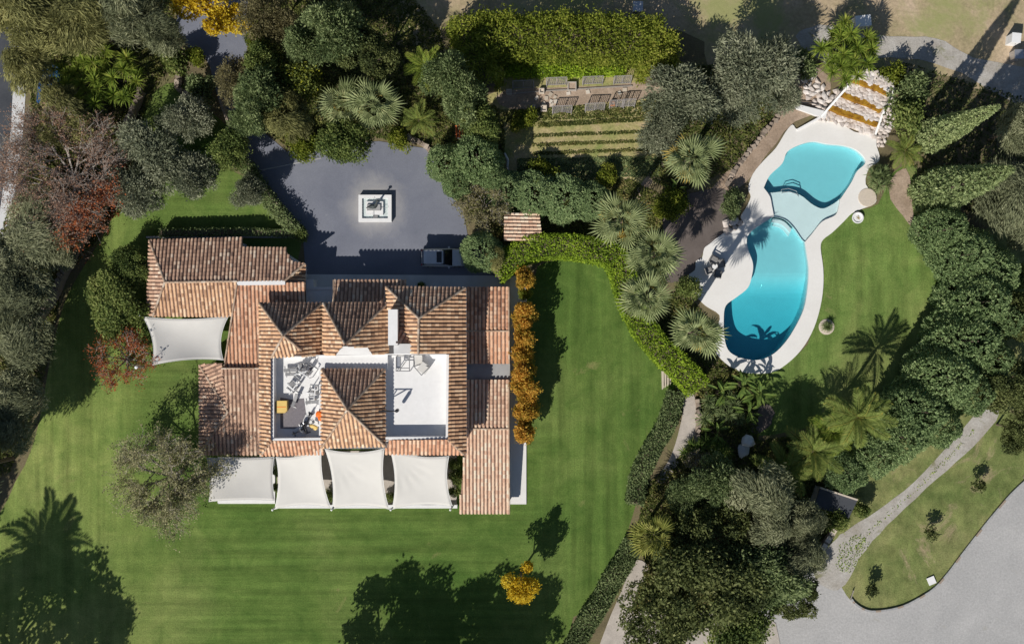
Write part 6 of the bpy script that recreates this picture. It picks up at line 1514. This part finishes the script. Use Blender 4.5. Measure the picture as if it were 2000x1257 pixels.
for px, py, s, l in ((1117, 169, .95, 'square pale open planter frame between upper trellises'), (1058, 178, .55, 'small pale block at the walk edge, left of the open planter'), (994, 180, .6, 'pale block at the left end of the garden walk'), (1062, 212, .65, 'pale block on the lower side of the garden walk'), (1196, 203, .5, 'terracotta block between the lower trellises')):
    p = W(px, py, .3); root = empty('garden_box', (p.x, p.y, 0), l, 'planter'); mb = MB()
    for dx, dy, w, d in ((0, s / 2 - .05, s, .1), (0, -s / 2 + .05, s, .1), (s / 2 - .05, 0, .1, s - .2), (-s / 2 + .05, 0, .1, s - .2)): mb.box((dx, dy, .25), (w, d, .5))
    link('box', mb.mesh('garden_box', M['flag'] if s < .9 and 'terra' not in l else M['terracotta'] if 'terra' in l else M['path']), root); mb = MB(); mb.box((0, 0, .18), (s - .2, s - .2, .34)); link('fill', mb.mesh('garden_fill', M['earth'] if s > .9 else M['flag']), root)

# ------------------------------------------------------------------ pool chairs
def chair(name, px, py, rz, label, mat, z=0.14, s=1.0, cat='chair', group=None):
    p = W(px, py, z + .3); root = empty(name, (p.x, p.y, z), label, cat, group, rotz=rz, scale=(s, s, s)); mb = MB(); mb.box((0, 0, .40), (.75, .75, .12)); link('seat', mb.mesh('seat', mat), root)
    mb = MB(); mb.box((0, .42, .66), (.75, .10, .62), tilt=(-.35, 0)); link('backrest', mb.mesh('backrest', mat), root)
    for sx in (-1, 1):
        mb = MB(); mb.box((sx * .37, .0, .60), (.09, .75, .07)); link('armrest', mb.mesh('armrest', M['dark']), root)
        for sy in (-1, 1): mb = MB(); mb.tube((sx * .33, sy * .33, 0), (sx * .33, sy * .33, .4), .03, n=6); link('leg', mb.mesh('leg', M['dark']), root)
    return root
wick = plain('dark_wicker', (0.22, 0.215, 0.21), .8, .6, 14)
chair('wicker_chair', 1394, 508, 1.05, 'upper dark wicker armchair on the white pool deck', wick, s=1.05)
chair('wicker_chair', 1408, 516, 0.2, 'right dark wicker armchair on the pool deck, half in the palm shadow', wick, s=.95)
chair('wicker_chair', 1384, 528, 1.9, 'left dark wicker armchair beside the palm trunk shadow', wick, s=.9)
chair('wicker_chair', 1402, 534, 2.9, 'lowest dark wicker armchair on the pool deck', wick, s=.95)
t = empty('side_table', W(1396, 520, .5) * 1, 'small white table between the wicker armchairs', 'table'); t.location.z = .14
mb = MB(); mb.lathe((0, 0, .42), [(.3, 0), (.3, .04), (0, .04)], 14); link('top', mb.mesh('table_top', M['white']), t); mb = MB(); mb.tube((0, 0, 0), (0, 0, .42), .04); link('stand', mb.mesh('stand', M['steel']), t)
wc = chair('garden_chair', 1005, 690, .5, 'white chair beside the orange shrubs on the east walkway', M['white'], .15, 1.0)

# ------------------------------------------------------------------ roof terrace things
def item(name, px, py, label, cat, rz=0.0, z=FZ, group=None):
    p = W(px, py, z); return empty(name, (p.x, p.y, z), label, cat, group, rotz=rz)
def tubes(root, nm, segs, r, mat):
    mb = MB()
    for a, b in segs: mb.tube(a, b, r, n=6)
    return link(nm, mb.mesh(nm, mat), root)
def boxp(root, nm, c, d, mat, **k):
    mb = MB(); mb.box(c, d, **k); return link(nm, mb.mesh(nm, mat), root)
t = item('crash_mat', 553, 793, 'thick yellow mat on the left roof terrace', 'mat'); mb = MB(); mb.prism([(-.55, -.62), (.35, -.62), (.55, -.40), (.55, .62), (-.55, .62)], 0, .75); link('cushion', mb.mesh('cushion', M['yellow']), t); boxp(t, 'strap', (0, 0, .755), (.9, .06, .02), M['orange'])
t = item('floor_mat', 573, 806, 'large grey floor mat with a torn edge on the left roof terrace', 'mat'); mb = MB(); mb.prism([(-1.35, -1.6), (.1, -1.65), (.75, -1.3), (1.3, -.1), (1.1, 1.5), (-.2, 1.4), (-1.35, 1.6)], 0, .02); link('sheet', mb.mesh('sheet', M['rug']), t)
t = item('jacket', 624, 811, 'orange jacket thrown over the wall of the left roof terrace', 'jacket', z=6.1); mb = MB(); rg = random.Random(2)
mb.lump((0, .18, .1), (.34, .30, .14), rg, seg=(8, 5)); mb.lump((.02, -.22, .06), (.2, .42, .1), rg, seg=(8, 5)); mb.lump((-.25, .12, .05), (.16, .28, .08), rg, seg=(7, 5)); link('cloth', mb.mesh('cloth', M['orange']), t)
t = item('towel', 613, 830, 'pale yellow towel heaped on black gear in the left roof terrace', 'towel'); mb = MB(); mb.lump((0, 0, .65), (.38, .22, .14), rg, seg=(9, 5)); mb.lump((.25, -.2, .55), (.24, .24, .1), rg, seg=(8, 5)); link('cloth', mb.mesh('cloth', M['yellow']), t)
def bike(px, py, rz, label):
    t = item('exercise_bike', px, py, label, 'exercise bike', rz, group='exercise bikes on the left terrace')
    mb = MB(); mb.tube((.45, -.07, .38), (.45, .07, .38), .34, n=16); link('flywheel', mb.mesh('flywheel', M['dark']), t)
    tubes(t, 'frame', [((-.5, 0, .1), (.6, 0, .1)), ((-.2, 0, .1), (-.3, 0, .9)), ((.45, 0, .38), (.5, 0, 1.1)), ((-.2, 0, .4), (.45, 0, .45)), ((-.5, -.28, .05), (-.5, .28, .05)), ((.62, -.28, .05), (.62, .28, .05))], .045, M['dark'])
    mb = MB(); mb.lump((-.3, 0, .95), (.2, .13, .07), random.Random(1), seg=(8, 4)); link('saddle', mb.mesh('saddle', M['rubber']), t)
    tubes(t, 'handlebar', [((.5, -.25, 1.12), (.5, .25, 1.12)), ((.5, -.25, 1.12), (.7, -.22, 1.15)), ((.5, .25, 1.12), (.7, .22, 1.15))], .03, M['steel'])
bike(583, 842, .5, 'black exercise bike standing in the shade of the terrace wall'); bike(598, 836, 2.0, 'second black exercise bike, right of the first one'); bike(603, 818, 1.2, 'black exercise bike nearest the orange jacket')
def bench(px, py, rz, label, L=1.5, pad='midgrey'):
    t = item('weight_bench', px, py, label, 'weight bench', rz, group='white framed weight benches')
    boxp(t, 'seat_pad', (-L * .3, 0, .46), (L * .36, .32, .09), M[pad]); boxp(t, 'back_pad', (L * .18, 0, .58), (L * .56, .32, .09), M[pad], tilt=(0, -.35))
    tubes(t, 'frame', [((-L * .5, 0, .08), (L * .5, 0, .08)), ((-L * .35, 0, .08), (-L * .3, 0, .42)), ((L * .1, 0, .08), (L * .2, 0, .5)), ((-L * .5, -.35, .05), (-L * .5, .35, .05)), ((L * .5, -.35, .05), (L * .5, .35, .05))], .05, M['whitesteel'])
def rack(px, py, rz, label, w=1.3, h=1.9, d=.9, plates=2):
    t = item('weight_machine', px, py, label, 'gym machine', rz, group='white gym machines on the left terrace')
    tubes(t, 'frame', [((-w/2, -d/2, 0), (-w/2, -d/2, h)), ((w/2, -d/2, 0), (w/2, -d/2, h)), ((-w/2, -d/2, h), (w/2, -d/2, h)), ((-w/2, -d/2, .06), (-w/2, d/2, .06)), ((w/2, -d/2, .06), (w/2, d/2, .06)), ((-w/2, d/2, .06), (w/2, d/2, .06)), ((0, -d/2, h), (0, d/2, h * .8)), ((0, d/2, .06), (0, d/2, h * .8))], .05, M['whitesteel'])
    boxp(t, 'weight_stack', (0, -d/2, .5), (.34, .2, .8), M['midgrey']); boxp(t, 'seat', (0, d * .25, .48), (.4, .45, .09), M['midgrey']); boxp(t, 'back_pad', (0, -.12, .85), (.4, .1, .6), M['midgrey'])
    for s in (-1, 1): boxp(t, 'arm_pad', (s * w * .32, 0, h * .62), (.14, .55, .08), M['midgrey']); 
    tubes(t, 'lever', [((-w * .32, -d/2, h * .9), (-w * .32, .2, h * .6)), ((w * .32, -d/2, h * .9), (w * .32, .2, h * .6))], .035, M['whitesteel'])
bench(570, 722, .05, 'upper grey padded weight bench near the tiled ridge of the left terrace'); bench(573, 730, .02, 'second grey weight bench, just below the upper one')
rack(592, 718, .3, 'white gym machine at the top of the left terrace'); rack(606, 722, -.6, 'white gym machine beside the tiled pyramid corner'); rack(574, 752, .9, 'white gym machine in the middle of the left terrace')
rack(613, 765, 1.5, 'grey padded gym machine along the right wall of the left terrace'); bench(612, 784, .1, 'grey weight bench above the orange jacket'); bench(578, 780, 1.2, 'grey weight bench right of the yellow mat')
t = item('steel_rack', 789, 709, 'dark steel rectangular rack on the right roof terrace', 'rack')
w, d, h = 1.35, 1.5, 1.1
tubes(t, 'frame', [((-w/2, -d/2, 0), (-w/2, -d/2, h)), ((w/2, -d/2, 0), (w/2, -d/2, h)), ((-w/2, d/2, 0), (-w/2, d/2, h)), ((w/2, d/2, 0), (w/2, d/2, h)), ((-w/2, -d/2, h), (w/2, -d/2, h)), ((-w/2, d/2, h), (w/2, d/2, h)), ((-w/2, -d/2, h), (-w/2, d/2, h)), ((w/2, -d/2, h), (w/2, d/2, h)), ((-w/2, -d/2 + .3, h), (w/2, -d/2 + .3, h)), ((-w/2 + .2, -d/2, .2), (w/2, d/2, h)), ((-w/2 + .45, -d/2, h), (-w/2 + .45, d/2, h))], .045, M['midgrey'])
boxp(t, 'shelf', (-w/2 + .22, .1, h - .1), (.38, 1.2, .04), M['steel'])
t = item('sun_lounger', 824, 717, 'white lounger with a dark steel frame on the right roof terrace', 'sun lounger', .0)
mb = MB()
A = [(-.55, 1.25, .5), (.2, .95, .45), (.85, .1, .6), (.1, -.75, .45), (-.62, -.15, .35)]
boxp(t, 'seat_panel', (-.35, .75, .45), (.85, 1.05, .05), M['sail'], tilt=(.1, 0)); boxp(t, 'back_panel', (.25, -.05, .62), (1.0, 1.0, .05), M['sail'], rz=-.62, tilt=(.1, .25))
tubes(t, 'frame', [((-.78, 1.25, .45), (-.78, .1, .42)), ((-.78, .1, .42), (.0, -.78, .5)), ((.12, 1.2, .45), (.1, .4, .48)), ((.1, .4, .48), (.85, .0, .8)), ((.0, -.78, .5), (.85, .0, .8)), ((-.78, .1, .42), (.1, .4, .48)), ((-.78, 1.25, .0), (-.78, 1.25, .45)), ((.0, -.78, 0), (.0, -.78, .5)), ((.12, 1.2, 0), (.12, 1.2, .45)), ((-.78, .1, 0), (-.78, .1, .42))], .05, M['midgrey'])
t = item('punch_bag', 752, 799, 'dark punch bag hanging from a wall bracket over the right roof terrace', 'punch bag')
tubes(t, 'bracket', [((-.4, 0, 2.1), (1.45, 0, 2.1)), ((-.1, 0, 1.2), (.9, 0, 2.1)), ((-.1, 0, .9), (-.1, 0, 2.1))], .06, M['dark'])
mb = MB(); mb.lathe((1.4, 0, .75), [(.05, 0), (.17, .05), (.18, .1), (.18, 1.0), (.12, 1.08), (.03, 1.35)], 12); link('bag', mb.mesh('bag', M['dark']), t)
mb = MB(); mb.box((-.02, .3, .8), (.2, .3, .4)); mb.box((-.02, -.35, .8), (.2, .25, .4)); link('wall_plate', mb.mesh('wall_plate', M['dark']), t)
